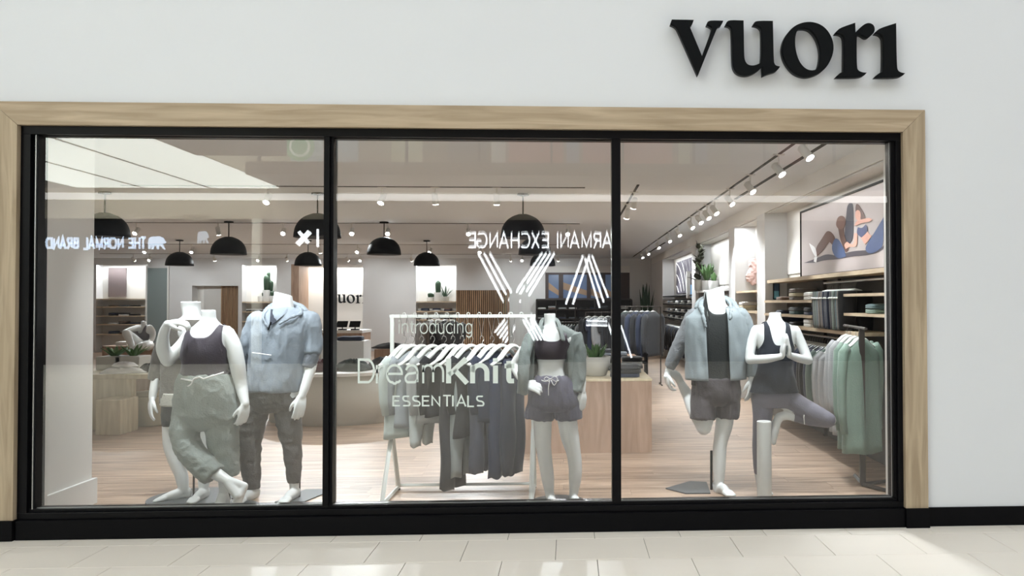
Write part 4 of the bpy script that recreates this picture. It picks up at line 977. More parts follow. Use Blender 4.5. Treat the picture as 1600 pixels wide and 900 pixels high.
def pr_shape(name, pts, rgb, k, n=2):
    def f3(x, y, d):
        p = wx(1230+x/5.294, 270+y/5.294, XPn); return Vector((XPn-0.0012*k-d, p.y, p.z))
    outline(name, [chaikin(pts, n)], f3, 0.001, mat('print_'+name, srgb(*rgb), 0.6, var=0.12, vscale=12), pic)
SKD, SKL = (92, 62, 52), (206, 156, 138)
pr_shape('cast_shadow', [(140,745),(250,705),(330,668),(420,690),(520,650),(650,640),(760,640),(800,600),(800,632),(740,668),(640,685),(540,690),(440,715),(300,722),(235,745)], (72, 66, 74), 1)
pr_shape('standing_leg', [(495,290),(510,255),(530,248),(550,262),(553,420),(547,545),(520,590),(490,590),(475,540),(488,400)], (52, 50, 62), 2)
pr_shape('bent_leg', [(245,610),(290,545),(325,487),(345,480),(372,492),(405,545),(380,600),(352,570),(300,640),(250,692),(240,650)], SKD, 3)
pr_shape('trainer', [(185,583),(200,590),(240,622),(250,690),(235,694),(205,640)], (240, 240, 242), 4)
pr_shape('sock', [(228,698),(252,694),(244,742),(224,734)], (236, 236, 238), 4)
pr_shape('blue_shorts', [(392,550),(410,540),(440,562),(478,640),(490,690),(440,712),(395,692),(368,622)], (74, 92, 132), 4)
pr_shape('head', [(412,400),(425,365),(455,352),(482,368),(488,405),(480,445),(455,470),(425,462),(408,435)], (112, 80, 68), 5)
pr_shape('dark_arm', [(425,455),(470,455),(478,520),(500,590),(515,640),(490,660),(465,610),(440,540)], (84, 56, 46), 4)
pr_shape('blue_leg', [(650,610),(705,525),(740,470),(800,368),(800,600),(760,640),(700,672),(655,655)], (68, 84, 126), 3)
pr_shape('midriff', [(612,535),(665,485),(702,522),(672,570),(645,590)], SKL, 4)
pr_shape('bra', [(590,450),(625,460),(655,425),(668,450),(668,492),(620,535),(598,520),(580,495)], (54, 62, 102), 5)
pr_shape('hair', [(570,262),(585,255),(600,270),(620,305),(645,350),(650,385),(620,400),(600,340),(585,350),(568,330)], (92, 66, 60), 4)
pr_shape('face', [(570,320),(588,305),(610,318),(615,360),(605,395),(582,395),(566,360)], SKL, 5)
pr_shape('raised_arm', [(575,400),(620,385),(690,370),(710,388),(690,406),(620,415),(590,432),(562,440)], SKL, 6)
pr_shape('reaching_arm', [(475,595),(500,570),(535,595),(560,585),(560,500),(585,500),(588,590),(565,615),(525,610),(490,630)], SKL, 6)
# pale board and lit strip round the print
struct(box('wall_right.007', (XB-0.02, YN, 1.86), (XB, YA, 2.68), M['wall_in']))
tag(box('picture_ledge', (XB-0.30, YN, 1.745), (XB-0.02, YA-0.03, 1.785), M['shelf']), 'long pale oak ledge under the big print on the right wall', 'shelf')
struct(box('wall_right.008', (XB-0.025, YN, 0.0), (XB-0.002, YA, 1.745), M['dark']))
ysec = wx(1278, 470, XF+0.05).y             # section of short shelves next to the pier
unit = empty('wall_shelving', (XB-0.15, (YN+YA)/2, 0), 'oak wall shelving and clothes rails below the big print on the right', 'shelf')
zs = [1.53, 1.32]
for i, py in enumerate((470, 492)):
    z = wx(1235, py-4+3, XF+0.02).z
    box('shelf_board', (XF-0.02, ysec, z-0.03), (XB-0.03, YA-0.04, z), M['shelf'], unit); zs[i] = z
zl = 1.225
box('shelf_board', (XF-0.02, 1.75, zl-0.035), (XB-0.03, YA-0.04, zl), M['shelf'], unit)
for y in (ysec, 3.6, 1.7): box('upright', (XB-0.06, y-0.02, 0), (XB-0.026, y+0.02, 1.745), M['bronze'], unit)
XRr = XB-0.2
MB().tube([(XRr, ysec, 1.70), (XRr, YN+0.1, 1.70)], 0.011, 8).build('rail', M['chrome'], unit)
MB().tube([(XRr, YA-0.1, 1.13), (XRr, 1.75, 1.13)], 0.011, 8).build('rail', M['chrome'], unit)
n_up = 30
for k in range(n_up):
    t_ = k/(n_up-1); y = ysec-0.12-(ysec-0.12-2.2)*t_
    cn = ['charcoal', 'black', 'grey green', 'deep green', 'grey green', 'slate grey', 'black', 'dusty teal', 'taupe', 'black', 'taupe', 'navy', 'black', 'charcoal', 'navy', 'black', 'dusty teal', 'navy', 'black', 'charcoal'][k % 20]
    hang('shorts', SHORTS[k % 2], F(cn), (XRr, y, 1.70), random.uniform(-0.15, 0.15)+0.25, '%s shorts, %s from the far end of the upper wall rail' % (cn, ORD[k]), 'shorts on the upper wall rail', sc=(0.95, 1, 0.92))
n_lo = 34
for k in range(n_lo):
    t_ = k/(n_lo-1); y = YA-0.25-(YA-0.25-2.05)*t_
    cn = ['light grey', 'light grey', 'charcoal', 'black', 'deep green', 'charcoal', 'black', 'taupe', 'taupe', 'navy', 'black', 'navy', 'grey green', 'deep green', 'black', 'charcoal', 'black'][k*17//n_lo] if k < n_lo-8 else ('light grey' if k < n_lo-3 else 'sage green')
    hang('sweater', TOPS[(k*2) % 4 if k < n_lo-8 else 0], F(cn), (XRr, y, 1.13), random.uniform(-0.12, 0.12)+0.3, '%s top, %s from the far end of the lower wall rail' % (cn, ORD[k]), 'tops on the lower wall rail', sc=(1.05, 1.1, 1.05))
for i, z in enumerate(zs+[zl]):
    for k in range(3):
        y = ysec+0.25+k*(YA-ysec-0.35)/3
        cs = [[WHITE, WHITE], ['taupe', CREAM, 'taupe'], [BROWN]] if i == 0 else ([['navy', 'black'], ['dusty teal', 'slate grey'], ['navy']] if i == 1 else [[WHITE, WHITE], ['black'], ['charcoal', 'navy']])
        stack(XF+0.14, y, z+0.001, cs[k], 'in %s pile, %s wall board beside first pier' % (ORD[k], ('top', 'middle', 'bottom')[i]), 'piles on the wall shelves', 1.0, PI/2)
# near end : short shelves with dark clothes at the right jamb
e = empty('end_shelves', (XB-0.2, 1.3, 0), 'short oak shelves beside the right window jamb', 'shelf')
for py in (458, 490.5): z = wx(1365, py, XF+0.02).z; box('shelf_board', (XF-0.02, 0.9, z-0.025), (XB-0.03, 2.15, z), M['shelf'], e)
z = wx(1365, 490.5, XF+0.02).z
stack(XF+0.15, 1.55, z+0.001, [('sage green', (126, 148, 136)), ('dusty teal', (84, 108, 112))], 'on the short shelf beside the right jamb', 'piles beside the right jamb', 1.1, PI/2)
# blue info card on the pier face
e = empty('info_card', (XP(1214, 10.4), YA-0.02, 1.7), 'small upright card with black border and blue print on the first pier', 'card')
c1, c2 = at(1208, 468, YA-0.02), at(1218, 441.5, YA-0.02)
box('card_frame', (c1.x, YA-0.03, c1.z), (c2.x, YA-0.012, c2.z), M['blackm'], e)
box('card_print', (c1.x+0.012, YA-0.034, c1.z+0.012), (c2.x-0.012, YA-0.031, (c1.z+c2.z)/2), mat('card_blue', srgb(120, 190, 215), 0.5), e)
box('card_print', (c1.x+0.012, YA-0.034, (c1.z+c2.z)/2), (c2.x-0.012, YA-0.031, c2.z-0.012), mat('card_navy', srgb(54, 78, 104), 0.5), e)
# bay B with two oak shelves and a pink bag
yb0, yb1 = Yd(10.92), Yd(12.4)
for i, py in enumerate((455, 485)):
    z = at(1160, py, yb1-0.1).z
    tag(box('wall_shelf', (XF+0.02, yb0+0.02, z-0.03), (XB, yb1-0.01, z), M['shelf']), 'oak shelf, %s one in the narrow bay behind the first pier' % ('upper', 'lower')[i], 'shelf')
    if i: stack(XF+0.15, yb1-0.25, z, [CREAM, CREAM, WHITE], 'on the lower shelf of the narrow bay', 'pile in the narrow bay')
# pink shorts pinned to the pier face
cpk = at(1178, 425, Yd(12.4)-0.06)
b = MB(); rs = random.Random(5)
for k in range(14):
    a = rs.uniform(0, 2*PI); r_ = rs.uniform(0, 0.09)
    b.ball((cpk.x+r_*math.cos(a)*1.3, cpk.y-rs.uniform(0, 0.02), cpk.z+r_*math.sin(a)*1.6), rs.uniform(0.05, 0.08), 10, (1, 0.5, 1.2))
me = evaluated(b.mesh('crumple'), [('REMESH', dict(mode='VOXEL', voxel_size=0.008)), ('SMOOTH', dict(factor=0.5, iterations=3))])
for v in me.vertices: v.co += wob(v.co, 26, 0.016, (1, 1, 1), 3)
o = link('wall_flower', me, fab('pink', (226, 196, 192)), None, True); tag(o, 'pale pink crumpled cloth flower hung on the wall of the narrow bay', 'decoration')
# bay C : plants on a white ledge, framed picture
yc0, yc1 = Yd(12.85), Yd(16.25)
zl_ = at(1120, 454, yc1-0.5).z
tag(box('wall_shelf', (XF+0.02, yc0+0.02, zl_-0.04), (XB, yc1-0.01, zl_), M['white']), 'white ledge carrying plants in the third bay of the right wall', 'shelf')
tag(box('dark_shelving', (XF+0.06, yc0+0.02, 0.0), (XB, yc1-0.01, zl_-0.042), M['dark']), 'dark shelving below the white ledge with plants', 'shelf')
tag(box('wall_art', (XB-0.03, yc0+0.3, zl_+0.1), (XB-0.005, yc1-0.12, 2.6), mat('pale_print', srgb(196, 194, 190), 0.6)), 'tall pale framed print behind the plants on the right wall', 'picture')
leafy((XF+0.14, yc1-0.5, zl_), 0.25, 0.42, 20, 'potted_plant', 'bright green arching plant in a white cylindrical pot on the right wall ledge', ('green',), 0.1, 0.2, 0.07, potm=M['white'], seed=6)
e = leafy((XF+0.2, yc1-0.95, zl_), 0.12, 0.2, 8, 'potted_plant', 'green bushy plant in a white pot nearest on the right wall ledge', ('green',), 0.1, 0.18, 0.08, potm=M['white'], seed=9)
c = (XF+0.05, yc1-0.2, zl_)
e = empty('rubber_plant', c, 'dark plant of broad rounded leaves in a pale pot at the back of the ledge', 'plant'); pot(c, 0.11, 0.22, M['concrete'], e)
rs = random.Random(12)
for k in range(24):
    t_ = k/23; a = rs.uniform(0, 2*PI); zz = zl_+0.18+0.8*t_
    rr = 0.25*(1-0.7*t_)
    leaf((c[0], c[1], zz), (c[0]+rr*math.cos(a), c[1]+rr*math.sin(a)*0.5, zz+0.12), 0.15, M['olive'], 'leaf', e, 0.1, 0.7, 6, 0.15)
MB().tube([(c[0], c[1], zl_+0.18), (c[0], c[1], zl_+1.0)], 0.012, 8).build('stem', M['olive'], e)
# bay D : striped art, lit screen, shoe shelves, dark hanging clothes
yd0, yd1 = Yd(16.75), Yd(22.0)
def wy(px): return wx(px, 430, XB-0.03).y
ya_, yb_ = max(wy(1086), yd0), wy(1057)
e = empty('wall_art', (XB-0.03, (ya_+yb_)/2, 2), 'framed dark print of curving white lines in the far bay of the right wall', 'picture')
zz0, zz1 = 1.72, 2.55
box('canvas', (XB-0.03, ya_, zz0), (XB-0.005, yb_, zz1), mat('art_dark', srgb(96, 92, 104), 0.6), e)
for k in range(9):
    cyy = yb_+0.4
    pts = []
    for i in range(14):
        r_ = 0.5+k*0.28; a = -0.1-1.35*i/13
        y = cyy+r_*math.sin(a)*1.5; z = zz0-0.5+r_*math.cos(a)*1.0
        if ya_ < y < yb_ and zz0 < z < zz1: pts.append((XB-0.034, y, z))
    if len(pts) > 2: MB().tube(pts, 0.014, 6, flat=(0.2, 1)).build('white_line', M['white'], e)
yq = max(wx(1080, 430, XF+0.06).y, yd0+0.1)
e = empty('display_screen', (XF+0.05, yq, 1.7), 'upright screen with a blue lower half in a white surround, far right bay', 'screen')
cA, cB = at(1074, 466, yq), at(1086, 424, yq)
box('surround', (cA.x-0.02, yq-0.05, cA.z), (cB.x+0.05, yq+0.02, cB.z), M['white'], e)
box('screen_panel', (cA.x+0.06, yq-0.06, cA.z+0.03), (cB.x+0.01, yq-0.051, (cA.z+cB.z)/2), mat('screen_blue', srgb(110, 160, 205), 0.4, emit=0.5), e)
box('screen_panel', (cA.x+0.06, yq-0.06, (cA.z+cB.z)/2), (cB.x+0.01, yq-0.051, cB.z-0.05), mat('screen_dark', srgb(90, 82, 90), 0.4), e)
e = empty('shoe_shelving', (XF+0.1, yd0+0.4, 0), 'dark shoe shelving in the far bay of the right wall', 'shelf')
for k, z in enumerate((1.66, 1.46, 1.26, 1.1)):
    box('shelf_board', (XF+0.0, yd0+0.02, z-0.03), (XB, yd1-0.05, z), M['blackm'], e)
    if k == 0: continue
    for j in range(9):
        y = yd1-0.5-j*0.5
        s_ = empty('shoe', (XF+0.14, y, z), '%s shoe, %s from the far end on the %s shoe board of the far bay' % (('white', 'grey')[j % 2], ORD[j], ('', 'upper', 'middle', 'lower')[k]), 'shoe', 'shoes in the far bay')
        sh = MB(); sh.tube([(XF+0.02, y, z+0.045), (XF+0.1, y, z+0.05), (XF+0.18, y, z+0.065), (XF+0.26, y, z+0.07)], [0.03, 0.042, 0.042, 0.045], 12, flat=(0.9, 1)); sh.build('upper', M['white'] if j % 2 == 0 else F('slate grey'), s_, True)
        box('sole', (XF+0.0, y-0.045, z+0.001), (XF+0.3, y+0.045, z+0.02), M['white'], s_, 0.006)
MB().tube([(XF+0.15, yd0+0.05, 1.02), (XF+0.15, yd1-0.1, 1.02)], 0.01, 8).build('rail', M['chrome'], e)
for k in range(24):
    cn = ['black', 'charcoal', 'black', 'navy'][k % 4]
    hang('shirt', TOPS[k % 4], F(cn), (XF+0.15, yd1-0.3-k*0.2, 1.02), 0.2, '%s top, %s from the far end of the rail below the shoes' % (cn, ORD[k]), 'tops below the shoe boards', sc=(0.9, 1, 0.95))

# ================================================================== FREESTANDING STAND WITH SAGE HOODIES (right jamb)
st = empty('garment_stand', (2.32, Yd(6.42), 0), 'dark bronze T shaped garment stand with splayed feet at the right end of the window', 'clothes rail')
xs, ys = XP(1346, 6.42), Yd(6.42)
box('post', (xs-0.022, ys-0.012, 0.015), (xs+0.022, ys+0.012, 1.28), M['bronze'], st, 0.002)
for q in ((XP(1334, 6.75), Yd(6.75)), (XP(1420, 6.6), Yd(6.6)), (xs+0.15, ys-0.30)):
    MB().tube([(xs, ys, 0.02), (q[0], q[1], 0.02)], 0.018, 4, flat=(1, 1)).build('foot', M['bronze'], st)
MB().tube([(xs-0.04, ys-0.20, 1.285), (xs, ys, 1.285), (xs+0.12, ys+0.75, 1.285)], 0.012, 8).build('rail', M['bronze'], st)
HOODIE = cloth_top(0.5, 0.86, 0.05, 0.6, 31); HOODIE.polygons.foreach_set('use_smooth', [True]*len(HOODIE.polygons)); HOODIE.materials.append(F('sage green'))
GREYH = [(xs+0.02, ys+0.02), (xs+0.05, ys+0.22), (xs+0.07, ys+0.4), (xs+0.1, ys+0.58)]
for i, (x, y) in enumerate(GREYH):
    cn = ['sage green', 'sage green', 'light grey', 'light grey'][i]
    hang('sweater', HOODIE, F(cn), (x, y+0.05, 1.285), 0.55, '%s long hooded sweater, %s on the bronze stand counted from the window' % (cn, ORD[i]), 'hooded sweaters on the bronze stand', sc=(0.86, 1, 1.08-0.1*(i > 1)))

# ================================================================== MANNEQUINS
def smoothstep(a, b, x):
    t = max(0, min(1, (x-a)/(b-a))); return t*t*(3-2*t)
class Torso:
    """stack of ellipses: rows of (py, px left, px right, half depth, dy)"""
    def __init__(s, rows, Y, grow=0.0):
        R = []
        for r in rows:
            py, a, b_, dep = r[:4]; dy = r[4] if len(r) > 4 else 0
            p, q = at(a, py, Y+dy), at(b_, py, Y+dy)
            R.append(((p.z+q.z)/2, (p.x+q.x)/2, Y+dy, abs(q.x-p.x)/2, dep))
        R.sort(key=lambda r: -r[0]); s.R = R; s.Y = Y
    def at(s, z):
        R = s.R
        if z >= R[0][0]: return R[0][1:]
        if z <= R[-1][0]: return R[-1][1:]
        for i in range(len(R)-1):
            if R[i][0] >= z >= R[i+1][0]:
                t = (R[i][0]-z)/max(1e-6, R[i][0]-R[i+1][0])
                p0, p1, p2, p3 = R[max(i-1, 0)], R[i], R[i+1], R[min(i+2, len(R)-1)]
                o = []
                for k in range(1, 5):
                    h01 = p2[0]-p1[0] or -1e-6
                    m1 = ((p2[k]-p0[k])/((p2[0]-p0[0]) or -1e-6))*h01; m2 = ((p3[k]-p1[k])/((p3[0]-p1[0]) or -1e-6))*h01
                    lim = 1.6*abs(p2[k]-p1[k]); m1 = max(-lim, min(lim, m1)); m2 = max(-lim, min(lim, m2))
                    o.append((2*t**3-3*t*t+1)*p1[k]+(t**3-2*t*t+t)*m1+(-2*t**3+3*t*t)*p2[k]+(t**3-t*t)*m2)
                return tuple(o)
    def pt(s, z, th, g=0.0, ex=0.9):
        cx, cy, a, b_ = s.at(z); c, n = math.cos(th), math.sin(th)
        return Vector((cx+(a+g)*math.copysign(abs(c)**ex, c), cy+(b_+g)*math.copysign(abs(n)**ex, n), z))
    def loft(s, mb, z0=None, z1=None, g=0.0, step=0.012, n=40, tilt=0.0):
        z0 = s.R[0][0] if z0 is None else z0; z1 = s.R[-1][0] if z1 is None else z1
        m = max(3, int((z0-z1)/step)); v = []; f = []
        for i in range(m+1):
            z = z0+(z1-z0)*i/m
            for k in range(n):
                p = s.pt(z, 2*PI*k/n, g)
                if tilt and i == 0: p.z += tilt*math.cos(2*PI*k/n)*0.05
                v.append(p)
        for i in range(m):
            for k in range(n): f.append((i*n+k, (i+1)*n+k, (i+1)*n+(k+1) % n, i*n+(k+1) % n))
        f.append(tuple(range(n))); f.append(tuple(range((m+1)*n-1, m*n-1, -1)))
        return mb.add(v, f)
def catm(pts, rad, k=4):
    P = [Vector(p) for p in pts]; o, r = [], []
    for i in range(len(P)-1):
        a, b_, c, d = P[max(i-1, 0)], P[i], P[i+1], P[min(i+2, len(P)-1)]
        for j in range(k):
            t = j/k
            o.append(0.5*((2*b_)+(c-a)*t+(2*a-5*b_+4*c-d)*t*t+(-a+3*b_-3*c+d)*t**3)); r.append(rad[i]+(rad[i+1]-rad[i])*(t*t*(3-2*t)))
    o.append(P[-1]); r.append(rad[-1]); return o, r
def limb(mb, pts, rad, n=18, round_ends=True, flat=None, k=4):
    o, r = catm(pts, rad, k)
    if round_ends:
        d0, d1 = (o[0]-o[1]).normalized(), (o[-1]-o[-2]).normalized()
        o = [o[0]+d0*r[0]*0.95, o[0]+d0*r[0]*0.6]+o+[o[-1]+d1*r[-1]*0.6, o[-1]+d1*r[-1]*0.95]
        r = [r[0]*0.3, r[0]*0.8]+r+[r[-1]*0.8, r[-1]*0.3]
    return mb.tube(o, r, n, flat=flat)
def hand(mb, wrist, tip, back, thumb, curl=0.5, s=1.0, spread=0.1):
    """palm and five fingers; tip: direction of the fingers, back: normal of the back of the hand, thumb: side of the thumb"""
    w_ = Vector(wrist); t = Vector(tip).normalized(); bk = Vector(back); bk = (bk-t*bk.dot(t)).normalized()
    th = Vector(thumb); th = (th-t*th.dot(t)-bk*th.dot(bk)).normalized()
    pl = 0.088*s
    for i, (u, L) in enumerate(((1.5, 0.072), (0.5, 0.08), (-0.5, 0.075), (-1.5, 0.06))):
        k0 = w_+th*(u*0.013*s)+t*0.005*s; k1 = w_+t*pl*(1 if abs(u) < 1 else 0.95)+th*(u*0.0195*s)
        limb(mb, [k0, (k0+k1)/2+bk*0.004*s, k1], [0.015*s, 0.0145*s, 0.0115*s], 10, k=3)
        pts = [k1]; d = (t+th*(u*spread*0.35)).normalized(); ang = 0
        for j, fr in enumerate((0.45, 0.3, 0.25)):
            ang += curl*(0.55+0.15*j)*(1+0.12*(1.5-u)/3); dd = d*math.cos(ang)-bk*math.sin(ang); pts.append(pts[-1]+dd*L*fr*s*1.0)
        limb(mb, pts, [0.0095*s, 0.009*s, 0.0082*s, 0.0066*s], 10, k=3)
    a = w_+th*0.018*s+t*0.018*s
    limb(mb, [a, a+(th*0.6+t*0.7-bk*0.25).normalized()*0.04*s, a+(th*0.75+t*1.3-bk*0.5).normalized()*0.072*s, a+(th*0.65+t*1.7-bk*0.8).normalized()*0.095*s], [0.016*s, 0.0125*s, 0.0105*s, 0.0078*s], 10, k=3)
def foot(mb, ankle, toe, s=1.0, drop=0.0, heelz=0.032):
    """ankle point and horizontal toe direction; the sole lies on z = 0 unless drop lifts it"""
    a = Vector(ankle); t = Vector(toe); t.z = 0; t.normalize(); z0 = drop
    heel = Vector((a.x, a.y, z0+heelz))-t*0.03*s; mid = Vector((a.x, a.y, z0+0.042*s))+t*0.06*s; ball = Vector((a.x, a.y, z0+0.026*s))+t*0.13*s; tp = Vector((a.x, a.y, z0+0.017*s))+t*0.195*s
    limb(mb, [a, heel+Vector((0, 0, 0.02))], [0.034*s, 0.034*s], 14); limb(mb, [a, mid, ball], [0.034*s, 0.034*s, 0.026*s], 14)
    limb(mb, [heel, (heel+ball)/2, ball], [0.031*s, 0.03*s, 0.026*s], 14)
    sd = t.cross(Vector((0, 0, 1)))
    for i, u in enumerate((-2, -1, 0, 1, 2)):
        q = tp+sd*u*0.014*s-t*abs(u-(-1))*0.008*s; limb(mb, [ball+sd*u*0.012*s, q], [0.019*s, 0.011*s], 8)
def body_obj(mb, parent, m=None, name='body', vox=0.0062, sm=3, dec=0.4, wr=None):
    mods = [('REMESH', dict(mode='VOXEL', voxel_size=vox)), ('SMOOTH', dict(factor=0.5, iterations=sm))]
    if dec < 1: mods.append(('DECIMATE', dict(ratio=dec)))
    me = evaluated(mb.mesh(), mods)
    if wr: wrinkle(me, *wr)
    return link(name, me, m or M['mannequin'], parent, True)
def wrinkle(me, amp=0.006, s=9.0, st=(1, 1, 0.35), seed=0.0):
    no = [v.normal.copy() for v in me.vertices]
    for v, n_ in zip(me.vertices, no):
        c = v.co; q = Vector((c.x*s*st[0]+seed, c.y*s*st[1]+seed*2, c.z*s*st[2]+seed))
        h = 1-abs(noise.noise(q))*2.2; h2 = 1-abs(noise.noise(q*2.3))*2.2
        v.co = c+n_*(amp*(0.7*h+0.35*h2))
    me.update()
def tank(T, z_hem, neck, arm_z, m, parent, name, g=0.007, neck_w=0.48, strap_w=0.2, back_neck=None, wr=None, flare=0.0, n=112):
    """sleeveless top on torso T: hem height, front neckline height, armhole height; straps run straight up over the shoulder"""
    v = []; f = []; rowsN = 30; cx0, cy0, a0, b0 = T.at(arm_z); ztop = T.R[0][0]
    bn = back_neck if back_neck is not None else neck+0.05
    def shoulder(x):
        z = arm_z
        while z < ztop and abs(x-T.at(z)[0]) < T.at(z)[2]*0.965: z += 0.003
        return z-0.001
    ex = 0.9
    for k in range(n):
        th = 2*PI*k/n; c = math.cos(th); u = abs(c); front = math.sin(th) < 0; nk = neck if front else bn
        x = cx0+a0*math.copysign(u**ex, c); um = u**ex; zs_ = shoulder(x) if um > 0.15 else 9
        if um < neck_w: zt = min(nk+(shoulder(cx0+a0*neck_w)-nk)*(um/neck_w)**3.5, zs_)
        elif um < neck_w+strap_w: zt = zs_
        else:
            q = min(1, (um-neck_w-strap_w)/(1-neck_w-strap_w)); zt = arm_z+(shoulder(cx0+a0*(neck_w+strap_w))-arm_z)*(1-q**0.35)
        for i in range(rowsN):
            z = z_hem+(zt-z_hem)*i/(rowsN-1); gg = g+flare*(1-i/(rowsN-1))**1.5
            if z <= arm_z: v.append(T.pt(z, th, gg))
            else:
                cx, cy, a, b_ = T.at(z); mix = min(1, (z-arm_z)/0.03); xx = x*mix+(cx+a*math.copysign(um, c))*(1-mix)
                uu = max(-0.985, min(0.985, (xx-cx)/(a+gg*0.3))); nn = (1-abs(uu)**(2/ex))**(ex/2)
                v.append(Vector((xx, cy+(b_+gg)*(-nn if front else nn), z+gg*(1-nn)*0.8)))
    for k in range(n):
        k2 = (k+1) % n
        for i in range(rowsN-1): f.append((k*rowsN+i, k2*rowsN+i, k2*rowsN+i+1, k*rowsN+i+1))
    me = MB().add(v, f).mesh(name)
    if wr: wrinkle(me, *wr)
    me = evaluated(me, [('SOLIDIFY', dict(thickness=0.004, offset=1.0))])
    return link(name, me, m, parent, True)
def panel_shell(T, z0, z1, opening, m, parent, name, g=0.02, n=60, wr=None, thick=0.004, flare=0.0, rows=30, ex=0.85):
    """open fronted garment: opening(t) gives the two px of its front edges at relative height t (0 top)"""
    v = []; f = []
    for i in range(rows+1):
        t = i/rows; z = z0+(z1-z0)*t; cx, cy, a, b_ = T.at(z); a += g+flare*t; b_ += g+flare*t
        xl, xr = opening(t, z)
        ul = max(-0.98, min(0.98, (xl-cx)/a)); ur = max(-0.98, min(0.98, (xr-cx)/a))
        thl = -math.acos(math.copysign(abs(ul)**(1/ex), ul)); thr = -math.acos(math.copysign(abs(ur)**(1/ex), ur))
        # go from the left edge clockwise round the back to the right edge
        A, B = thl, thr-2*PI
        for k in range(n+1):
            th = A+(B-A)*k/n; c, s_ = math.cos(th), math.sin(th)
            v.append(Vector((cx+a*math.copysign(abs(c)**ex, c), cy+b_*math.copysign(abs(s_)**ex, s_), z)))
    for i in range(rows):
        for k in range(n): f.append((i*(n+1)+k, (i+1)*(n+1)+k, (i+1)*(n+1)+k+1, i*(n+1)+k+1))
    me = MB().add(v, f).mesh(name)
    me.update()
    if wr: wrinkle(me, *wr)
    me = evaluated(me, [('SOLIDIFY', dict(thickness=thick, offset=0.0))])
    return link(name, me, m, parent, True)
def Q(Y): return lambda px, py, dy=0.0: at(px, py, Y+dy)
def zz(py, Y, px=700): return at(px, py, Y).z

# ---------- A: mannequin in a grey tank and sage joggers, one hand at the neck
Y = 0.66; P = Q(Y)
A = empty('mannequin', (P(330, 700).x, Y, 0), 'white mannequin in charcoal tank and sage joggers with crossed legs and raised hand', 'mannequin')
rowsA = [(484, 315, 336, 0.045, 0.0), (497, 315.5, 337, 0.048), (505, 308, 343, 0.058), (512, 300, 353, 0.072), (522, 292, 360, 0.092), (538, 288, 359, 0.118), (552, 287, 357, 0.130), (568, 289, 355, 0.122), (580, 287, 356, 0.120), (600, 281, 363, 0.132), (630, 276, 369, 0.138), (650, 279, 368, 0.125), (662, 284, 362, 0.10)]
TA = Torso(rowsA, Y)
mb = MB(); TA.loft(mb)
limb(mb, [P(353, 521), P(364, 541), P(371, 570), P(376, 600, 0.02), P(383, 630, -0.03)], [0.060, 0.058, 0.054, 0.045, 0.030])
hand(mb, P(383, 632, -0.03), (-0.12, -0.1, -1), (0.75, -0.6, 0), (-0.5, -0.8, 0), 0.55, 1.05)
limb(mb, [P(299, 523), P(284, 542, -0.02), P(262, 563, -0.07)], [0.056, 0.052, 0.046]); limb(mb, [P(262, 563, -0.07), P(255, 545, -0.10), P(256, 522, -0.14), P(262, 506, -0.17)], [0.047, 0.047, 0.036, 0.028])
hand(mb, P(262, 505, -0.17), (1, 0.0, 0.05), (0, -0.35, 1), (0.2, -1, -0.4), 0.75, 1.08)
# legs : standing leg and crossing leg
limb(mb, [P(346, 645), P(347, 680), P(349, 715), P(351, 745), P(350, 768)], [0.085, 0.066, 0.056, 0.044, 0.034]); foot(mb, P(349, 772), (-0.15, -1, 0), 1.0)
limb(mb, [P(303, 645), P(290, 680, -0.05), P(300, 712, -0.08), P(330, 735, -0.12), P(357, 752, -0.16)], [0.085, 0.066, 0.056, 0.046, 0.034])
limb(mb, [P(357, 752, -0.16), P(381, 760, -0.13)], [0.034, 0.030]); limb(mb, [P(381, 760, -0.13), P(374, 775, -0.16), P(370, 792, -0.19)], [0.030, 0.033, 0.028]); limb(mb, [P(358, 755, -0.16), P(371, 775, -0.18)], [0.036, 0.032])
for u in (-2, -1, 0, 1, 2): limb(mb, [P(370, 790, -0.19), P(367+u*2.2, 800, -0.22)], [0.02, 0.011], 8)
body_obj(mb, A)
tank(TA, zz(583, Y), zz(526, Y), zz(545, Y), fab('plum grey', (66, 60, 70), 0.2, 0.6), A, 'tank_top', 0.007, 0.66, 0.17, wr=(0.0022, 12, (1, 1, 1), 1))
mb = MB(); TJ = Torso([(584, 285, 357, 0.125), (592, 281, 362, 0.135), (615, 276, 368, 0.150), (645, 274, 371, 0.15), (662, 278, 368, 0.12), (670, 285, 360, 0.08)], Y); TJ.loft(mb, g=0.006)
limb(mb, [P(346, 640), P(347, 670), P(350, 705), P(353, 730), P(357, 745)], [0.108, 0.106, 0.096, 0.084, 0.072], 24, False)
limb(mb, [P(301, 635), P(290, 665, -0.05), P(291, 693, -0.08), P(309, 718, -0.11), P(334, 743, -0.13)], [0.104, 0.098, 0.088, 0.083, 0.084], 24, False)
jg = body_obj(mb, A, fab('sage grey', (142, 150, 145), 0.4), 'joggers', 0.008, 3, 0.6, (0.011, 10, (1, 1, 1.0), 4))
mb = MB(); Y_ = Y-0.145
def cordpts(*l): return [at(x, y, yy) for x, y, yy in l]
mb.tube(cordpts((283, 592, Y-0.13), (300, 595, Y-0.152), (312, 589, Y-0.16), (318, 592, Y-0.162), (330, 588, Y-0.158), (350, 582, Y-0.13)), 0.006, 8)
mb.tube(catm(cordpts((311, 589, Y-0.165), (303, 592, Y-0.17), (299, 600, Y-0.172), (293, 604, Y-0.17)), [0.005]*4)[0], 0.005, 8)
mb.build('drawstring', M['white'], jg, True)
MB().tube([(P(353, 770).x, Y+0.06, 0.012), (P(353, 700).x, Y+0.05, 0.35)], 0.008, 8).build('support_rod', M['bronze'], A)
MB().lathe((P(340, 780).x, Y-0.02, 0.0), [(0.30, 0.0), (0.30, 0.01), (0.295, 0.012), (0, 0.012)], 48).build('base_plate', M['plate'], A)

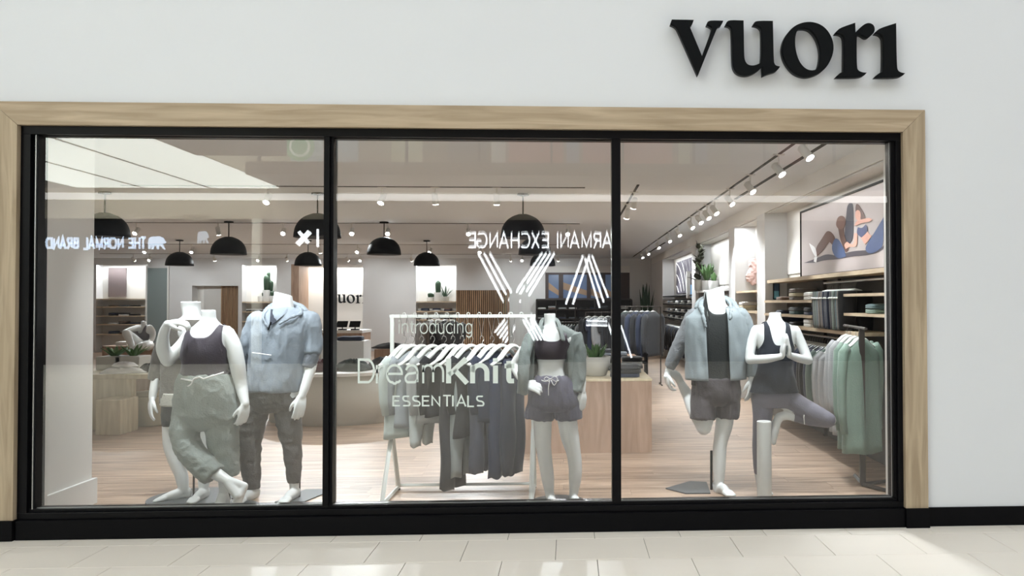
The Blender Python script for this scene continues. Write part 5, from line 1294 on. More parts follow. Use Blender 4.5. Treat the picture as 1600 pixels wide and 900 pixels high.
# ---------- B: mannequin behind it in taupe long sleeves and dark shorts
Y = 1.02; P = Q(Y)
B = empty('mannequin', (P(300, 700).x, Y, 0), 'white mannequin in taupe top and dark shorts, half hidden at far left', 'mannequin')
TB = Torso([(471, 283, 313, 0.055, -0.01), (480, 284, 313, 0.055), (494, 286, 314, 0.058), (502, 272, 325, 0.075), (512, 262, 335, 0.095), (540, 258, 338, 0.12), (570, 262, 336, 0.115), (600, 258, 338, 0.12), (640, 256, 340, 0.12), (655, 262, 335, 0.10)], Y)
mb = MB(); TB.loft(mb)
limb(mb, [P(264, 517), P(253, 545), P(247, 575), P(241, 605, -0.02), P(238, 622, -0.03)], [0.05, 0.046, 0.04, 0.032, 0.026])
hand(mb, P(238, 622, -0.03), (-0.1, -0.1, -1), (-0.75, -0.6, 0), (0.7, -0.7, 0), 0.35, 1.05, 0.35)
limb(mb, [P(270, 650), P(268, 690), P(275, 715), P(284, 745), P(287, 766)], [0.075, 0.062, 0.062, 0.046, 0.036]); foot(mb, P(285, 768), (-0.75, -0.65, 0), 1.02)
limb(mb, [P(318, 650), P(322, 690), P(321, 715), P(319, 745), P(318, 766)], [0.075, 0.062, 0.060, 0.044, 0.034]); foot(mb, P(318, 768), (-0.05, -1, 0), 1.02)
limb(mb, [P(330, 520), P(318, 545, -0.12), P(290, 530, -0.2)], [0.045, 0.04, 0.03]); hand(mb, P(292, 533, -0.2), (-0.35, -0.2, 1), (-0.3, -1, 0), (-1, 0, 0.2), 1.0, 1.0)
body_obj(mb, B)
mb = MB(); Torso([(500, 274, 324, 0.085), (512, 262, 336, 0.11), (540, 257, 339, 0.135), (600, 254, 341, 0.135), (630, 253, 342, 0.14)], Y).loft(mb, g=0.004)
limb(mb, [P(266, 516), P(254, 545), P(247, 572), P(242, 593)], [0.062, 0.060, 0.055, 0.046], 20, False); mb.ball(P(267, 515), 0.063, 18)
limb(mb, [P(330, 517), P(322, 540, -0.08), P(300, 545, -0.15)], [0.062, 0.056, 0.045], 20, False)
body_obj(mb, B, fab('dark taupe', (88, 84, 78), 0.4), 'long_sleeved_top', 0.008, 3, 0.6, (0.006, 12, (1, 1, 0.7), 9))
mb = MB(); Torso([(612, 254, 342, 0.146), (632, 253, 342, 0.15)], Y).loft(mb, g=0.003); mb.build('hem_band', fab('stone', (176, 176, 166)), B, True)
mb = MB(); Torso([(622, 255, 340, 0.13), (645, 254, 341, 0.13), (655, 258, 338, 0.11)], Y).loft(mb); limb(mb, [P(271, 645), P(271, 665)], [0.088, 0.080], 20, False); limb(mb, [P(319, 645), P(321, 665)], [0.088, 0.080], 20, False)
body_obj(mb, B, fab('dark grey', (56, 60, 62), 0.3), 'shorts', 0.008, 2, 0.6)
MB().lathe((P(300, 775).x, Y+0.02, 0.0), [(0.32, 0), (0.32, 0.01), (0, 0.011)], 48).build('base_plate', M['plate'], B)
MB().tube([(P(298, 770).x, Y+0.05, 0.011), (P(298, 740).x, Y+0.05, 0.5)], 0.008, 8).build('support_rod', M['bronze'], B)

# ---------- C: mannequin in the pale blue half zip hoodie
Y = 0.98; P = Q(Y)
C_ = empty('mannequin', (P(428, 700).x, Y, 0), 'white mannequin in pale blue half zip hoodie beside the left mullion', 'mannequin')
TC = Torso([(459, 429, 455, 0.058, 0.0), (470, 427, 457, 0.062), (482, 425, 459, 0.066), (488, 412, 470, 0.08), (496, 402, 482, 0.10), (520, 398, 484, 0.125), (560, 400, 480, 0.12), (590, 402, 476, 0.115), (612, 396, 470, 0.12), (630, 392, 468, 0.12), (640, 398, 462, 0.10)], Y)
mb = MB(); TC.loft(mb, tilt=-0.35)
limb(mb, [P(484, 505), P(488, 540), P(486, 570, -0.02), P(478, 600, -0.06), P(471, 620, -0.08)], [0.055, 0.048, 0.044, 0.036, 0.028])
hand(mb, P(471, 620, -0.08), (-0.1, -0.15, -1), (0.6, -0.8, 0), (-0.8, -0.5, 0), 0.4, 1.12)
limb(mb, [P(398, 505), P(388, 540), P(384, 570, 0.03), P(384, 605, 0.02), P(380, 625)], [0.055, 0.048, 0.042, 0.034, 0.028]); hand(mb, P(380, 625), (-0.1, -0.1, -1), (-0.8, -0.6, 0), (0.7, -0.7, 0), 0.4, 1.1)
limb(mb, [P(404, 640), P(391, 690), P(391, 730), P(395, 768)], [0.078, 0.054, 0.046, 0.036]); foot(mb, P(395, 770), (-0.25, -1, 0), 1.08)
limb(mb, [P(446, 640), P(456, 690), P(459, 730), P(460, 766)], [0.078, 0.054, 0.042, 0.034]); foot(mb, P(460, 768), (-0.12, -1, 0), 1.05)
body_obj(mb, C_)
mb = MB(); HB_ = fab('mist blue', (138, 149, 160), 0.25, 0.7)
TH = Torso([(481, 424, 462, 0.075), (487, 413, 473, 0.095), (494, 403, 482, 0.115), (504, 397, 487, 0.132), (525, 393, 486, 0.15), (560, 391, 480, 0.148), (590, 389, 476, 0.150), (606, 387, 472, 0.152), (610, 387, 470, 0.150)], Y)
TH.loft(mb)
limb(mb, [P(484, 502), P(489, 530), P(487, 552, -0.01)], [0.072, 0.068, 0.062], 22, False); limb(mb, [P(400, 503), P(391, 530), P(386, 552)], [0.070, 0.064, 0.056], 22, False); mb.ball(P(483, 501), 0.074, 20); mb.ball(P(401, 502), 0.072, 20)
hb = body_obj(mb, C_, HB_, 'hoodie_body', 0.008, 3, 0.6, (0.012, 9, (1.2, 1, 0.5), 2))
mb = MB(); limb(mb, [P(487, 549, -0.01), P(485, 562, -0.02), P(481, 574, -0.03)], [0.063, 0.056, 0.050], 22, False); body_obj(mb, C_, fab('grey cuff', (120, 126, 134), 0.5), 'rolled_cuff', 0.008, 2, 0.6, (0.004, 30, (0.5, 0.5, 2), 5))
mb = MB(); limb(mb, [P(386, 547), P(384, 562, 0.01), P(383, 578, 0.02)], [0.058, 0.054, 0.048], 22, False); body_obj(mb, C_, fab('grey cuff', (120, 126, 134), 0.5), 'rolled_cuff', 0.008, 2, 0.6, (0.004, 30, (0.5, 0.5, 2), 6))
# open collar and hood
mb = MB()
mb.tube(catm([P(419, 512, -0.155), P(411, 497, -0.13), P(416, 487, -0.06), P(430, 480, 0.06), P(452, 477, 0.10), P(468, 482, 0.03), P(470, 490, -0.08), P(452, 497, -0.14), P(436, 507, -0.16)], [0.02]*9, 5)[0], [0.006]+[0.009]*9+[0.014]*5+[0.019]*12+[0.014]*5+[0.010]*8+[0.006], 12, flat=(1.1, 0.6))
mb.tube(catm([P(416, 489, -0.02), P(425, 480, 0.09), P(446, 474, 0.14), P(468, 480, 0.10), P(478, 490, 0.02)], [0.03]*5, 5)[0], 0.027, 12)
body_obj(mb, C_, HB_, 'hood', 0.007, 3, 0.6, (0.006, 20, (1, 1, 1), 8))
v = [P(424, 484, -0.083), P(447, 486, -0.09), P(421, 505, -0.15), P(424, 492, -0.125), P(437, 492, -0.13)]
MB().add([P(423, 483, -0.078), P(450, 486, -0.085), P(441, 494, -0.135), P(424, 508, -0.158), P(421.5, 506, -0.158), P(422, 495, -0.13)], [(0, 5, 4, 3, 2, 1)]).build('inner_collar', fab('ink navy', (44, 50, 62), 0.2), C_)
MB().tube([P(423.5, 503, -0.162), P(419, 516, -0.166)], 0.006, 8).build('zip', M['blackm'], hb)
MB().tube([P(394, 551, -0.148), P(410, 553, -0.166), P(424, 555, -0.168)], 0.0035, 6).build('pocket_piping', M['white'], hb)
mb = MB(); Torso([(604, 393, 467, 0.125), (620, 388, 467, 0.135), (634, 387, 467, 0.12), (643, 393, 463, 0.09)], Y).loft(mb)
limb(mb, [P(404, 628), P(394, 660), P(390, 695), P(392, 730), P(395, 763)], [0.098, 0.094, 0.083, 0.066, 0.048], 24, False)
limb(mb, [P(446, 628), P(452, 665), P(457, 700), P(459, 730), P(459, 753)], [0.098, 0.088, 0.068, 0.056, 0.043], 24, False)
body_obj(mb, C_, fab('warm grey', (98, 95, 92), 0.4), 'joggers', 0.008, 3, 0.6, (0.010, 11, (1, 1, 1.2), 14))
bx0, bx1 = P(438, 778).x, P(490, 778).x
MB().add([(bx0, Y-0.12, 0.0), (bx1-0.03, Y-0.12, 0), (bx1+0.08, Y+0.28, 0), (bx0+0.1, Y+0.28, 0), (bx0, Y-0.12, 0.008), (bx1-0.03, Y-0.12, 0.008), (bx1+0.08, Y+0.28, 0.008), (bx0+0.1, Y+0.28, 0.008)], [(3,2,1,0),(4,5,6,7),(0,1,5,4),(1,2,6,5),(2,3,7,6),(3,0,4,7)]).build('base_plate', M['plate'], C_)
MB().tube([(P(466, 770).x, Y+0.03, 0.008), (P(467, 740).x, Y+0.03, 0.5)], 0.007, 8).build('support_rod', M['bronze'], C_)

# ---------- D: mannequin with the draped shirt, bra top and shorts
Y = 0.74; P = Q(Y)
D = empty('mannequin', (P(868, 700).x, Y, 0), 'white mannequin in plum bra top and shorts with grey shirt over its shoulders', 'mannequin')
TD = Torso([(490, 850, 868, 0.042), (500, 850.5, 868, 0.044), (508, 850, 869, 0.048), (514, 842, 878, 0.058), (520, 834, 891, 0.07), (528, 832, 898, 0.082), (545, 835, 888, 0.10), (560, 838, 884, 0.092), (575, 841, 881, 0.082), (588, 838, 885, 0.088), (610, 832, 897, 0.105), (630, 830, 902, 0.11), (640, 834, 898, 0.09)], Y)
mb = MB(); TD.loft(mb)
limb(mb, [P(836, 527), P(818, 548, 0.02), P(803, 570, 0.03)], [0.042, 0.038, 0.034]); limb(mb, [P(803, 570, 0.03), P(810, 585, -0.03), P(822, 600, -0.10)], [0.034, 0.032, 0.024])
hand(mb, P(820, 600, -0.10), (0.95, -0.22, -0.25), (0.1, -0.85, 0.5), (0.1, 0.3, 1), 0.42, 1.0, 0.35)
limb(mb, [P(896, 528), P(905, 560), P(909, 590), P(910, 612, -0.02)], [0.042, 0.037, 0.032, 0.023]); hand(mb, P(910, 612, -0.02), (0.02, -0.1, -1), (0.7, -0.6, 0), (-0.6, -0.7, 0), 0.35, 0.98)
limb(mb, [P(848, 635), P(848, 675), P(850, 705), P(855, 740), P(859, 775)], [0.078, 0.066, 0.056, 0.05, 0.032]); foot(mb, P(861, 785), (0.1, -1, 0), 0.95)
limb(mb, [P(884, 635), P(889, 675), P(897, 712), P(899, 740), P(896, 775)], [0.08, 0.072, 0.054, 0.05, 0.032]); foot(mb, P(897, 785), (0.12, -1, 0), 0.95)
body_obj(mb, D)
tank(TD, zz(561, Y), zz(533.5, Y), zz(541, Y), fab('plum', (54, 46, 54), 0.15, 0.5), D, 'bra_top', g=0.007, neck_w=0.72, strap_w=0.08, back_neck=zz(530, Y))
mb = MB(); Torso([(587, 837, 886, 0.092), (592, 832, 892, 0.105), (610, 828, 900, 0.125), (630, 826, 905, 0.13), (640, 830, 902, 0.11)], Y).loft(mb, g=0.004)
limb(mb, [P(846, 615), P(844, 635), P(842, 654)], [0.088, 0.098, 0.104], 26, False); limb(mb, [P(885, 615), P(887, 635), P(888, 654)], [0.088, 0.098, 0.100], 26, False)
ds = body_obj(mb, D, fab('dusk blue grey', (74, 72, 90), 0.25, 0.7), 'shorts', 0.007, 2, 0.6, (0.010, 12, (1.4, 1, 0.4), 21))
mb = MB(); mb.tube(catm(cordpts((846, 594, Y-0.12), (853, 596, Y-0.128), (860, 592, Y-0.13), (868, 596, Y-0.126), (873, 594, Y-0.118)), [1]*5)[0], 0.004, 6)
for l in (((860, 593, Y-0.132), (866, 588, Y-0.136), (871, 592, Y-0.136), (866, 602, Y-0.138), (861, 594, Y-0.134)), ((859, 594, Y-0.134), (857, 605, Y-0.14), (857, 618, Y-0.142)), ((860, 593, Y-0.132), (854, 589, Y-0.134), (850, 593, Y-0.134), (858, 596, Y-0.134))): mb.tube(catm(cordpts(*l), [1]*len(l))[0], 0.003, 6)
mb.build('drawstring', M['white'], ds, True)
GG = fab('grey green linen', (118, 126, 124), 0.35)
TS = Torso([(508, 843, 880, 0.075, 0.02), (514, 832, 893, 0.09, 0.02), (522, 822, 905, 0.10, 0.03), (540, 816, 910, 0.11, 0.04), (580, 812, 913, 0.11, 0.05), (622, 808, 912, 0.10, 0.05)], Y)
def opD(t, z):
    a = [(0, 850, 869), (0.05, 846, 874), (0.12, 842, 879), (0.3, 835, 885), (1, 832, 890)]
    for i in range(len(a)-1):
        if a[i][0] <= t <= a[i+1][0]:
            q = (t-a[i][0])/(a[i+1][0]-a[i][0]); l, r = a[i][1]+(a[i+1][1]-a[i][1])*q, a[i][2]+(a[i+1][2]-a[i][2])*q; break
    return at(l, 560, Y-0.1).x, at(r, 560, Y-0.1).x
panel_shell(TS, zz(508, Y), zz(616, Y), opD, GG, D, 'draped_shirt', 0.01, 70, (0.011, 9, (1.3, 1, 0.3), 33), ex=0.95)
mb = MB(); mb.tube(catm([P(846, 532, -0.105), P(844, 516, -0.075), P(846, 503, -0.02), P(852, 497, 0.05), P(866, 497, 0.05), P(872, 503, -0.02), P(876, 516, -0.08), P(881, 534, -0.11)], [1]*8, 5)[0], [0.006]+[0.02]*34+[0.006], 12, flat=(1, 0.45))
body_obj(mb, D, GG, 'shirt_collar', 0.006, 2, 0.6)
mb = MB(); limb(mb, [P(898, 522, -0.01), P(905, 550, -0.02), P(904, 585, -0.03), P(900, 612, -0.05)], [0.05, 0.05, 0.052, 0.045], 20, False, flat=(1, 0.7)); body_obj(mb, D, GG, 'empty_sleeve', 0.007, 2, 0.6, (0.008, 14, (1.2, 1, 0.5), 41))
mb = MB(); limb(mb, [P(830, 524, -0.02), P(821, 550, -0.09), P(818, 585, -0.15), P(819, 617, -0.15)], [0.042, 0.045, 0.045, 0.028], 20, False, flat=(0.9, 0.5)); body_obj(mb, D, GG, 'empty_sleeve', 0.007, 2, 0.6, (0.008, 14, (1.2, 1, 0.5), 47))
MB().lathe((P(872, 780).x, Y+0.02, 0.0), [(0.2, 0), (0.2, 0.01), (0, 0.011)], 40).build('base_plate', M['plate'], D)

# ---------- E: running mannequin in an open jacket
Y = 1.02; P = Q(Y)
E_ = empty('mannequin', (P(1125, 700).x, Y, 0), 'white mannequin in open pale jacket and dark shorts, one foot held behind', 'mannequin')
TE = Torso([(451, 1102, 1131, 0.06, -0.005), (462, 1100, 1132, 0.062), (474, 1098, 1134, 0.066), (480, 1094, 1139, 0.075), (487, 1084, 1150, 0.095), (497, 1078, 1160, 0.11), (520, 1078, 1160, 0.125), (560, 1083, 1155, 0.118), (590, 1083, 1152, 0.112), (615, 1082, 1152, 0.118), (632, 1086, 1150, 0.10)], Y)
mb = MB(); TE.loft(mb, tilt=0.5)
limb(mb, [P(1084, 497), P(1070, 525, 0.03), P(1056, 553, 0.06), P(1044, 580, 0.10)], [0.055, 0.047, 0.040, 0.028]); hand(mb, P(1042, 582, 0.10), (0.1, 0.1, -1), (-1, -0.2, 0), (0.6, -0.8, 0), 0.7, 1.1)
limb(mb, [P(1158, 497), P(1168, 530), P(1173, 560, -0.02), P(1175, 592, -0.04)], [0.055, 0.047, 0.040, 0.028]); hand(mb, P(1174, 592, -0.04), (-0.1, -0.1, -1), (0.75, -0.6, 0), (-0.8, -0.5, 0), 0.35, 1.1)
limb(mb, [P(1135, 622), P(1132, 660), P(1125, 695), P(1124, 725), P(1123, 762)], [0.085, 0.070, 0.055, 0.052, 0.036]); foot(mb, P(1123, 767), (0.3, -0.95, 0), 1.08)
limb(mb, [P(1100, 622), P(1101, 650, -0.03), P(1100, 668, -0.04)], [0.085, 0.072, 0.060]); limb(mb, [P(1100, 668, -0.04), P(1085, 640, 0.10), P(1073, 615, 0.2), P(1063, 597, 0.24)], [0.060, 0.058, 0.044, 0.032])
limb(mb, [P(1063, 597, 0.24), P(1056, 586, 0.2), P(1046, 583, 0.12), P(1040, 588, 0.08)], [0.032, 0.036, 0.030, 0.018])
body_obj(mb, E_)
tank(TE, zz(604, Y), zz(492, Y), zz(505, Y), fab('black olive', (38, 42, 42), 0.25), E_, 'tank_top', g=0.007, neck_w=0.42, strap_w=0.3)
JK = fab('pale steel', (142, 153, 158), 0.2, 0.55)
TJk = Torso([(478, 1092, 1142, 0.09), (486, 1080, 1155, 0.115), (496, 1070, 1166, 0.135), (520, 1070, 1168, 0.15), (560, 1072, 1166, 0.15), (598, 1072, 1162, 0.155)], Y)
def opE(t, z):
    py = 478+(598-478)*t
    l = 1101+(1106-1101)*t if t > 0.15 else 1099+2*t/0.15
    r = 1136+(1141-1136)*t
    return at(l, 540, Y-0.13).x, at(r, 540, Y-0.13).x
panel_shell(TJk, zz(479, Y), zz(595, Y), opE, JK, E_, 'jacket_body', 0.012, 80, (0.014, 8, (1.3, 1, 0.4), 55), ex=0.92)
mb = MB(); limb(mb, [P(1084, 496), P(1071, 523, 0.03), P(1057, 550, 0.06), P(1046, 574, 0.09)], [0.068, 0.064, 0.056, 0.044], 22, False); mb.ball(P(1085, 496), 0.069, 20); body_obj(mb, E_, fab('heather grey', (120, 124, 128), 0.4), 'jacket_sleeve', 0.008, 3, 0.6, (0.006, 14, (1, 1, 0.8), 60))['label'] = 'grey left hand jacket sleeve'
mb = MB(); limb(mb, [P(1157, 495), P(1169, 525), P(1175, 560, -0.02), P(1177, 588, -0.03)], [0.070, 0.066, 0.060, 0.048], 22, False); mb.ball(P(1156, 495), 0.071, 20); body_obj(mb, E_, JK, 'jacket_sleeve', 0.008, 3, 0.6, (0.008, 14, (1, 1, 0.9), 63))
mb = MB()
mb.tube(catm([P(1103, 512, -0.15), P(1100, 500, -0.14), P(1097, 487, -0.11), P(1095, 474, -0.04), P(1104, 466, 0.07), P(1124, 465, 0.08), P(1140, 473, 0.0), P(1142, 487, -0.11), P(1140, 500, -0.14)], [1]*9, 5)[0], [0.006]+[0.013]*10+[0.02]*20+[0.013]*9+[0.006], 12, flat=(1, 0.5))
mb.tube(catm([P(1090, 484, -0.03), P(1094, 472, 0.06), P(1116, 464, 0.12), P(1142, 472, 0.07), P(1152, 486, 0.0)], [1]*5, 5)[0], 0.026, 12)
body_obj(mb, E_, JK, 'hood', 0.007, 2, 0.6, (0.007, 26, (1, 1, 1), 70))
mb = MB(); Torso([(590, 1083, 1154, 0.125), (610, 1081, 1156, 0.135), (625, 1083, 1155, 0.12), (632, 1088, 1150, 0.1)], Y).loft(mb)
limb(mb, [P(1101, 612), P(1099, 635, -0.02), P(1098, 655, -0.03)], [0.095, 0.098, 0.100], 24, False); limb(mb, [P(1136, 612), P(1136, 635), P(1135, 652)], [0.095, 0.096, 0.096], 24, False)
body_obj(mb, E_, fab('dark plum grey', (72, 67, 70), 0.35), 'shorts', 0.008, 3, 0.6, (0.010, 11, (1.2, 1, 0.5), 77))
bp = [(P(1043, 770).x, Y+0.12), (P(1083, 755).x+0.03, Y+0.36), (P(1115, 755).x, Y+0.32), (P(1108, 778).x, Y-0.06), (P(1070, 778).x, Y-0.06)]
n = 5; MB().add([(x, y, 0) for x, y in bp]+[(x, y, 0.01) for x, y in bp], [tuple(range(5)), tuple(range(9, 4, -1))]+[(i, i+5, (i+1) % 5+5, (i+1) % 5) for i in range(5)]).build('base_plate', M['plate'], E_)
MB().tube([(P(1113, 770).x, Y+0.04, 0.01), (P(1113, 730).x, Y+0.04, 0.32)], 0.01, 8).build('support_rod', M['blackm'], E_)

# ---------- G: yoga tree pose mannequin
Y = 0.95; P = Q(Y)
G = empty('mannequin', (P(1200, 700).x, Y, 0), 'white mannequin in black racerback tank and grey leggings, in tree pose', 'mannequin')
TG_ = Torso([(488, 1202, 1220, 0.042, 0), (497, 1201, 1221, 0.044), (504, 1196, 1226, 0.05), (509, 1184, 1238, 0.064), (516, 1178, 1245, 0.078), (530, 1180, 1243, 0.092), (545, 1184, 1239, 0.10), (565, 1187, 1235, 0.088), (580, 1185, 1236, 0.085), (600, 1179, 1240, 0.098), (622, 1175, 1243, 0.108), (635, 1180, 1238, 0.09)], Y)
mb = MB(); TG_.loft(mb)
limb(mb, [P(1182, 516), P(1174, 538, -0.01), P(1171, 562, -0.04)], [0.044, 0.040, 0.036]); limb(mb, [P(1171, 562, -0.04), P(1195, 561, -0.14), P(1221, 557, -0.20)], [0.036, 0.034, 0.024])
limb(mb, [P(1242, 517), P(1253, 540, -0.01), P(1263, 563, -0.04)], [0.044, 0.040, 0.036]); limb(mb, [P(1263, 563, -0.04), P(1249, 560, -0.12), P(1233, 555, -0.20)], [0.036, 0.033, 0.024])
hand(mb, P(1223, 556, -0.20), (0.08, 0, 1), (-1, -0.1, 0), (0, 0.8, 0.2), 0.05, 0.98); hand(mb, P(1233, 555, -0.20), (-0.08, 0, 1), (1, -0.1, 0), (0, 0.8, 0.2), 0.05, 0.98)
limb(mb, [P(1192, 625), P(1191, 660), P(1187, 690, 0.02), P(1188, 735, 0.05), P(1190, 768, 0.08)], [0.085, 0.068, 0.052, 0.046, 0.033]); foot(mb, P(1190, 772, 0.08), (0.1, -1, 0), 0.92)
limb(mb, [P(1225, 622), P(1262, 642, -0.08), P(1295, 656, -0.15)], [0.085, 0.072, 0.056]); limb(mb, [P(1295, 656, -0.15), P(1265, 655, -0.08), P(1232, 650, -0.03)], [0.054, 0.046, 0.032])
limb(mb, [P(1234, 649, -0.03), P(1218, 652, -0.02), P(1212, 668, -0.04), P(1209, 692, -0.05)], [0.034, 0.036, 0.032, 0.018])
body_obj(mb, G)
tank(TG_, zz(616, Y), zz(541, Y), zz(548, Y), fab('blue black', (36, 42, 52), 0.2), G, 'tank_top', g=0.008, neck_w=0.50, strap_w=0.20, back_neck=zz(515, Y), wr=(0.003, 11, (1, 1, 0.7), 81), flare=0.012)
LG = fab('heather lilac grey', (108, 106, 118), 0.25, 0.7)
mb = MB(); Torso([(605, 1180, 1240, 0.10), (622, 1175, 1243, 0.112), (636, 1178, 1240, 0.095)], Y).loft(mb, g=0.006)
limb(mb, [P(1192, 622), P(1191, 660), P(1187, 690, 0.02), P(1187, 718, 0.04), P(1188, 740, 0.05)], [0.09, 0.074, 0.058, 0.054, 0.048], 22, False)
limb(mb, [P(1225, 620), P(1262, 641, -0.08), P(1294, 656, -0.15)], [0.09, 0.077, 0.060], 22); limb(mb, [P(1294, 657, -0.15), P(1266, 655, -0.08), P(1241, 651, -0.04)], [0.058, 0.051, 0.040], 22, False)
lg_ = body_obj(mb, G, LG, 'leggings', 0.007, 3, 0.6)
MB().tube([P(1257, 643, -0.125), P(1256, 652, -0.14), P(1257, 663, -0.13)], 0.0035, 6).build('seam', M['white'], lg_)
c = P(1194, 700, -0.17)
MB().lathe((c.x, c.y, 0), [(0.055, 0), (0.055, zz(663, Y-0.17)), (0.05, zz(662, Y-0.17)), (0.0, zz(662, Y-0.17))], 36).build('support_column', mat('pale_grey_column', srgb(228, 232, 230), 0.4), G)
smooth_angle(G.children[-1], 40)

# ---------- small seated mannequin on the brown plinth
Y = Yd(13.1); P = Q(Y)
S = empty('mannequin', (P(228, 545).x, Y, 0.83), 'small headless mannequin in a grey bra top sitting cross legged on the brown plinth', 'mannequin')
TSm = Torso([(501.5, 221, 228, 0.045), (508, 221, 228, 0.045), (511, 214, 235, 0.07), (520, 213, 235, 0.10), (530, 217, 233, 0.09), (542, 212, 238, 0.12), (547, 214, 236, 0.1)], Y)
mb = MB(); TSm.loft(mb, step=0.02)
limb(mb, [P(216, 512), P(208, 514, -0.2), P(200, 516, -0.35)], [0.05, 0.045, 0.035]); limb(mb, [P(234, 512), P(239, 520, 0), P(236, 532, -0.1), P(226, 540, -0.3)], [0.05, 0.045, 0.04, 0.03])
limb(mb, [P(222, 543), P(208, 530, -0.35), P(197, 520, -0.5)], [0.09, 0.08, 0.06]); limb(mb, [P(197, 520, -0.5), P(204, 535, -0.55), P(208, 547, -0.55)], [0.06, 0.05, 0.035]); limb(mb, [P(208, 547, -0.55), P(203, 552, -0.7)], [0.035, 0.03])
limb(mb, [P(230, 543), P(232, 540, -0.3), P(224, 540, -0.55), P(212, 543, -0.6)], [0.09, 0.08, 0.06, 0.04])
body_obj(mb, S, None, 'body', 0.014, 3, 0.7)
tank(TSm, zz(529.5, Y), zz(519, Y), zz(521, Y), fab('mid grey', (108, 106, 110)), S, 'bra_top', g=0.012, neck_w=0.5, strap_w=0.15, n=48)

# ---------- pale figures in the window of the shop opposite (seen in the glass)
for k, (px, hh) in enumerate(((822, 438), (806, 443))):
    q = atR(px, 500, 20.0); x, y = q.x, ym+0.35+0.3*k; top = atR(px, hh, 20).z
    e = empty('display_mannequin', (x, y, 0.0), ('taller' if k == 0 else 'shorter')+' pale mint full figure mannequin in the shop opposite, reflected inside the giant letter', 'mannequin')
    box('podium', (x-0.3, y-0.14, 0.0), (x+0.3, y+0.14, top-1.75), M['darkfront'], e)
    b0 = top-1.75; mm = mat('mint_mannequin', srgb(112, 140, 128), 0.5, emit=0.25)  # faint glow in the figure material stands in for display light
    mb = MB()
    mb.ball((x, y, top-0.11), 0.1, 20, (0.78, 0.95, 1.15)); limb(mb, [(x, y, top-0.2), (x, y, top-0.3)], [0.05, 0.055])
    mb.ball((x, y+0.095, top-0.12), 0.018, 10); limb(mb, [(x, y, top-0.3), (x, y, top-0.45), (x, y, top-0.62), (x, y, top-0.8)], [0.08, 0.125, 0.095, 0.13])
    for sg in (-1, 1):
        limb(mb, [(x+sg*0.03, y, top-0.32), (x+sg*0.17, y, top-0.34), (x+sg*0.22, y, top-0.6), (x+sg*0.19, y+0.08, top-0.85)], [0.05, 0.052, 0.04, 0.028]); hand(mb, (x+sg*0.19, y+0.08, top-0.85), (0, 0.1, -1), (sg, 0, 0), (0, 1, 0), 0.4, 1.0)
        limb(mb, [(x+sg*0.08, y, top-0.85), (x+sg*0.09, y, top-1.25), (x+sg*0.09, y, top-1.66)], [0.085, 0.055, 0.035]); limb(mb, [(x+sg*0.09, y, b0+0.06), (x+sg*0.10, y+0.14, b0+0.03)], [0.04, 0.03])
    body_obj(mb, e, mm, 'body', 0.013, 3, 0.7)

# ================================================================== WHITE CLOTHES RAIL
Yr = 1.0
R = empty('clothes_rack', (at(722, 600, Yr).x, Yr, 0), 'white metal clothes rack with splayed A legs behind the vinyl lettering', 'clothes rail')
pl, pr_ = at(613, 495, Yr), at(833, 495, Yr)
zbar = at(720, 494, Yr).z
b = MB(); b.box((pl.x-0.02, Yr-0.012, zbar-0.012), (pr_.x+0.02, Yr+0.012, zbar+0.012)); b.build('top_bar', M['rackwhite'], R, bevel=0.002)
for sg, p in ((-1, pl), (1, pr_)):
    zs_ = 0.50
    box('post', (p.x-0.014, Yr-0.014, zs_), (p.x+0.014, Yr+0.014, zbar-0.012), M['rackwhite'], R, 0.002)
    for fy in (-0.34, 0.24):
        MB().tube([(p.x, Yr+(0.0 if fy < 0 else 0.0), zs_+0.01), (p.x, Yr+fy, 0.02)], 0.018, 4).build('leg', M['rackwhite'], R)
    MB().tube([(p.x, Yr-0.34, 0.022), (p.x, Yr+0.24, 0.022)], 0.015, 4).build('foot_bar', M['rackwhite'], R)
    MB().lathe((p.x, Yr+0.24, 0), [(0.016, 0), (0.016, 0.01), (0.01, 0.012), (0, 0.012)], 12).build('glide', M['blackm'], R)
MB().tube([(pl.x, Yr+0.24, 0.035), (pr_.x, Yr+0.24, 0.035)], 0.013, 4).build('bottom_bar', M['rackwhite'], R)
for i in range(12): MB().tube([(pl.x+0.09+i*(pr_.x-pl.x-0.18)/11+0.011*math.cos(a), Yr, zbar+0.013+0.011*math.sin(a)+0.004) for a in [j*PI/6 for j in range(12)]], 0.003, 6, closed=True).build('ring', M['rackwhite'], R)
HBig = MB(); ar = 0.235
HBig.tube(catm([(-ar, 0, -0.135), (-ar*0.6, 0, -0.088), (-0.065, 0, -0.022), (0, 0, 0.004), (0.065, 0, -0.022), (ar*0.6, 0, -0.088), (ar, 0, -0.135)], [1]*7)[0], [0.012]*4+[0.019]*17+[0.012]*4, 12, flat=(0.75, 1.25))
HBig.tube([(-ar*0.93, 0, -0.125), (ar*0.93, 0, -0.125)], 0.006, 8)
HBm = HBig.mesh('hanger'); HBm.materials.append(M['rackwhite']); HBm.polygons.foreach_set('use_smooth', [True]*len(HBm.polygons))
zh = at(700, 541, Yr).z                                                   # top of the wooden part
drop = zbar-zh
wire = MB(); wire.tube(catm([(0, 0, 0), (0.006, 0, 0.03), (0.02, 0, 0.05), (0.012, 0, 0.075), (-0.012, 0, 0.078), (-0.02, 0, 0.055)], [1]*6)[0], 0.0024, 6)
wire.tube([(-0.004, 0, 0.078), (-0.045, 0, drop+0.012)], 0.0018, 5); wire.tube([(-0.004, 0, 0.078), (0.03, 0, drop+0.012)], 0.0018, 5)
WM = wire.mesh('wire_hook'); WM.materials.append(M['chrome'])
RZ = math.radians(44)
def tee(L, W=0.44, s=0.45, seed=0): 
    me = cloth_top(W, L, 0.055, s, seed, 0.012); me.polygons.foreach_set('use_smooth', [True]*len(me.polygons)); return me
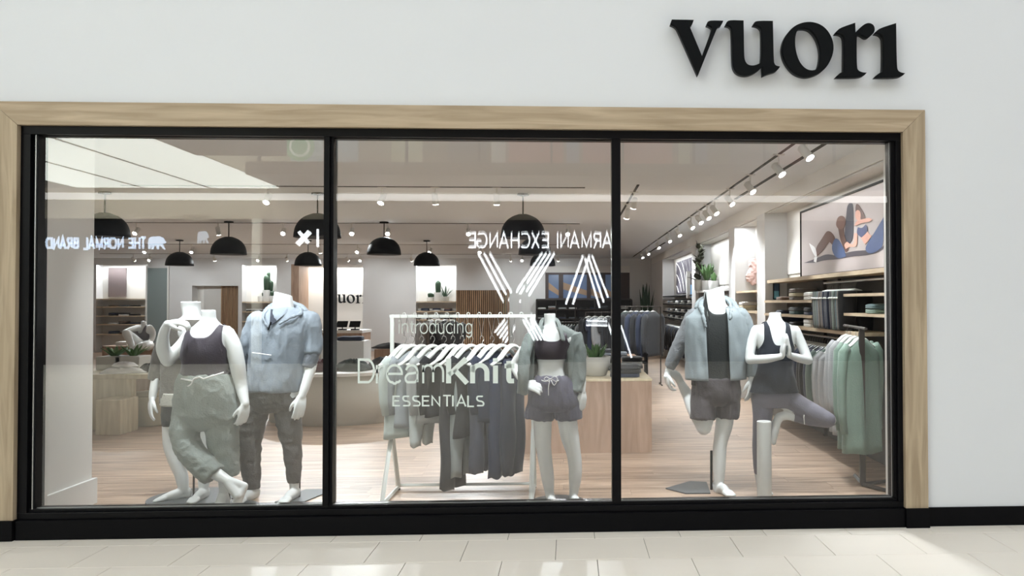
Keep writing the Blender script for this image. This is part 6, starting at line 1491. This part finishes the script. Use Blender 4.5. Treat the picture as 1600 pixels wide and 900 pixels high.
def pnt(L, W=0.34, seed=0):
    me = cloth_pants(W, L, seed, fl=0.01); me.polygons.foreach_set('use_smooth', [True]*len(me.polygons)); return me
RACK = [(632, 'jacket', 'mint grey', (190, 200, 196), 690, 'pale mint grey long sleeved jacket'), (644, 'shirt', 'pale slate', (156, 162, 166), 672, 'pale slate top'), (659, 'pants', 'frost', (200, 208, 206), 700, 'frost grey narrow pants'),
        (676, 'shirt', 'silver satin', (176, 180, 180), 668, 'silver satin tee'), (694, 'shirt', 'soft black', (28, 28, 32), 655, 'soft black tee'), (708, 'pants', 'graphite', (54, 54, 58), 768, 'graphite long pants'),
        (722, 'pants', 'pearl grey', (150, 158, 158), 748, 'pearl grey straight pants'), (736, 'jacket', 'coal', (36, 37, 40), 690, 'coal grey snap jacket'), (753, 'pants', 'dusk slate', (78, 82, 98), 742, 'dusk slate straight pants'),
        (769, 'shirt', 'deep navy', (30, 38, 58), 665, 'deep navy top'), (784, 'pants', 'midnight', (26, 38, 68), 750, 'midnight blue pants'), (801, 'pants', 'night grey', (30, 36, 56), 745, 'night blue pants')]
for i, (px, kind, cn, rgb, pyb, lb) in enumerate(RACK):
    x = at(px, 541, Yr).x; L_ = zh-at(px, pyb, Yr-0.1).z-0.03
    e = empty('hanging_'+kind, (x, Yr, zbar), lb+' on the white rack, %s garment from the left' % ORD[i], {'shirt': 'shirt', 'pants': 'pants', 'jacket': 'jacket'}[kind], 'garments on the white rack', RZ+(0.1, -0.06, 0.16, 0.02, -0.1, 0.12)[i % 6])
    me = tee(L_-0.03, 0.33, 0.38, seed=i+40) if kind != 'pants' else pnt(L_-0.08, 0.25, seed=i+60)
    me.materials.append(fab(cn, rgb, 0.25, 0.55 if 'satin' in cn else 0.8))
    o = mesh_obj(kind+'_body', me, None, e, (0, 0, -drop-(0.10 if kind == 'pants' else 0.035)))
    mesh_obj('hanger_arms', HBm, None, e, (0, 0, -drop)); mesh_obj('wire_hook', WM, None, e, (0, 0, -drop))
# small dark bag hanging from the first hanger
x = at(605, 610, Yr-0.2).x
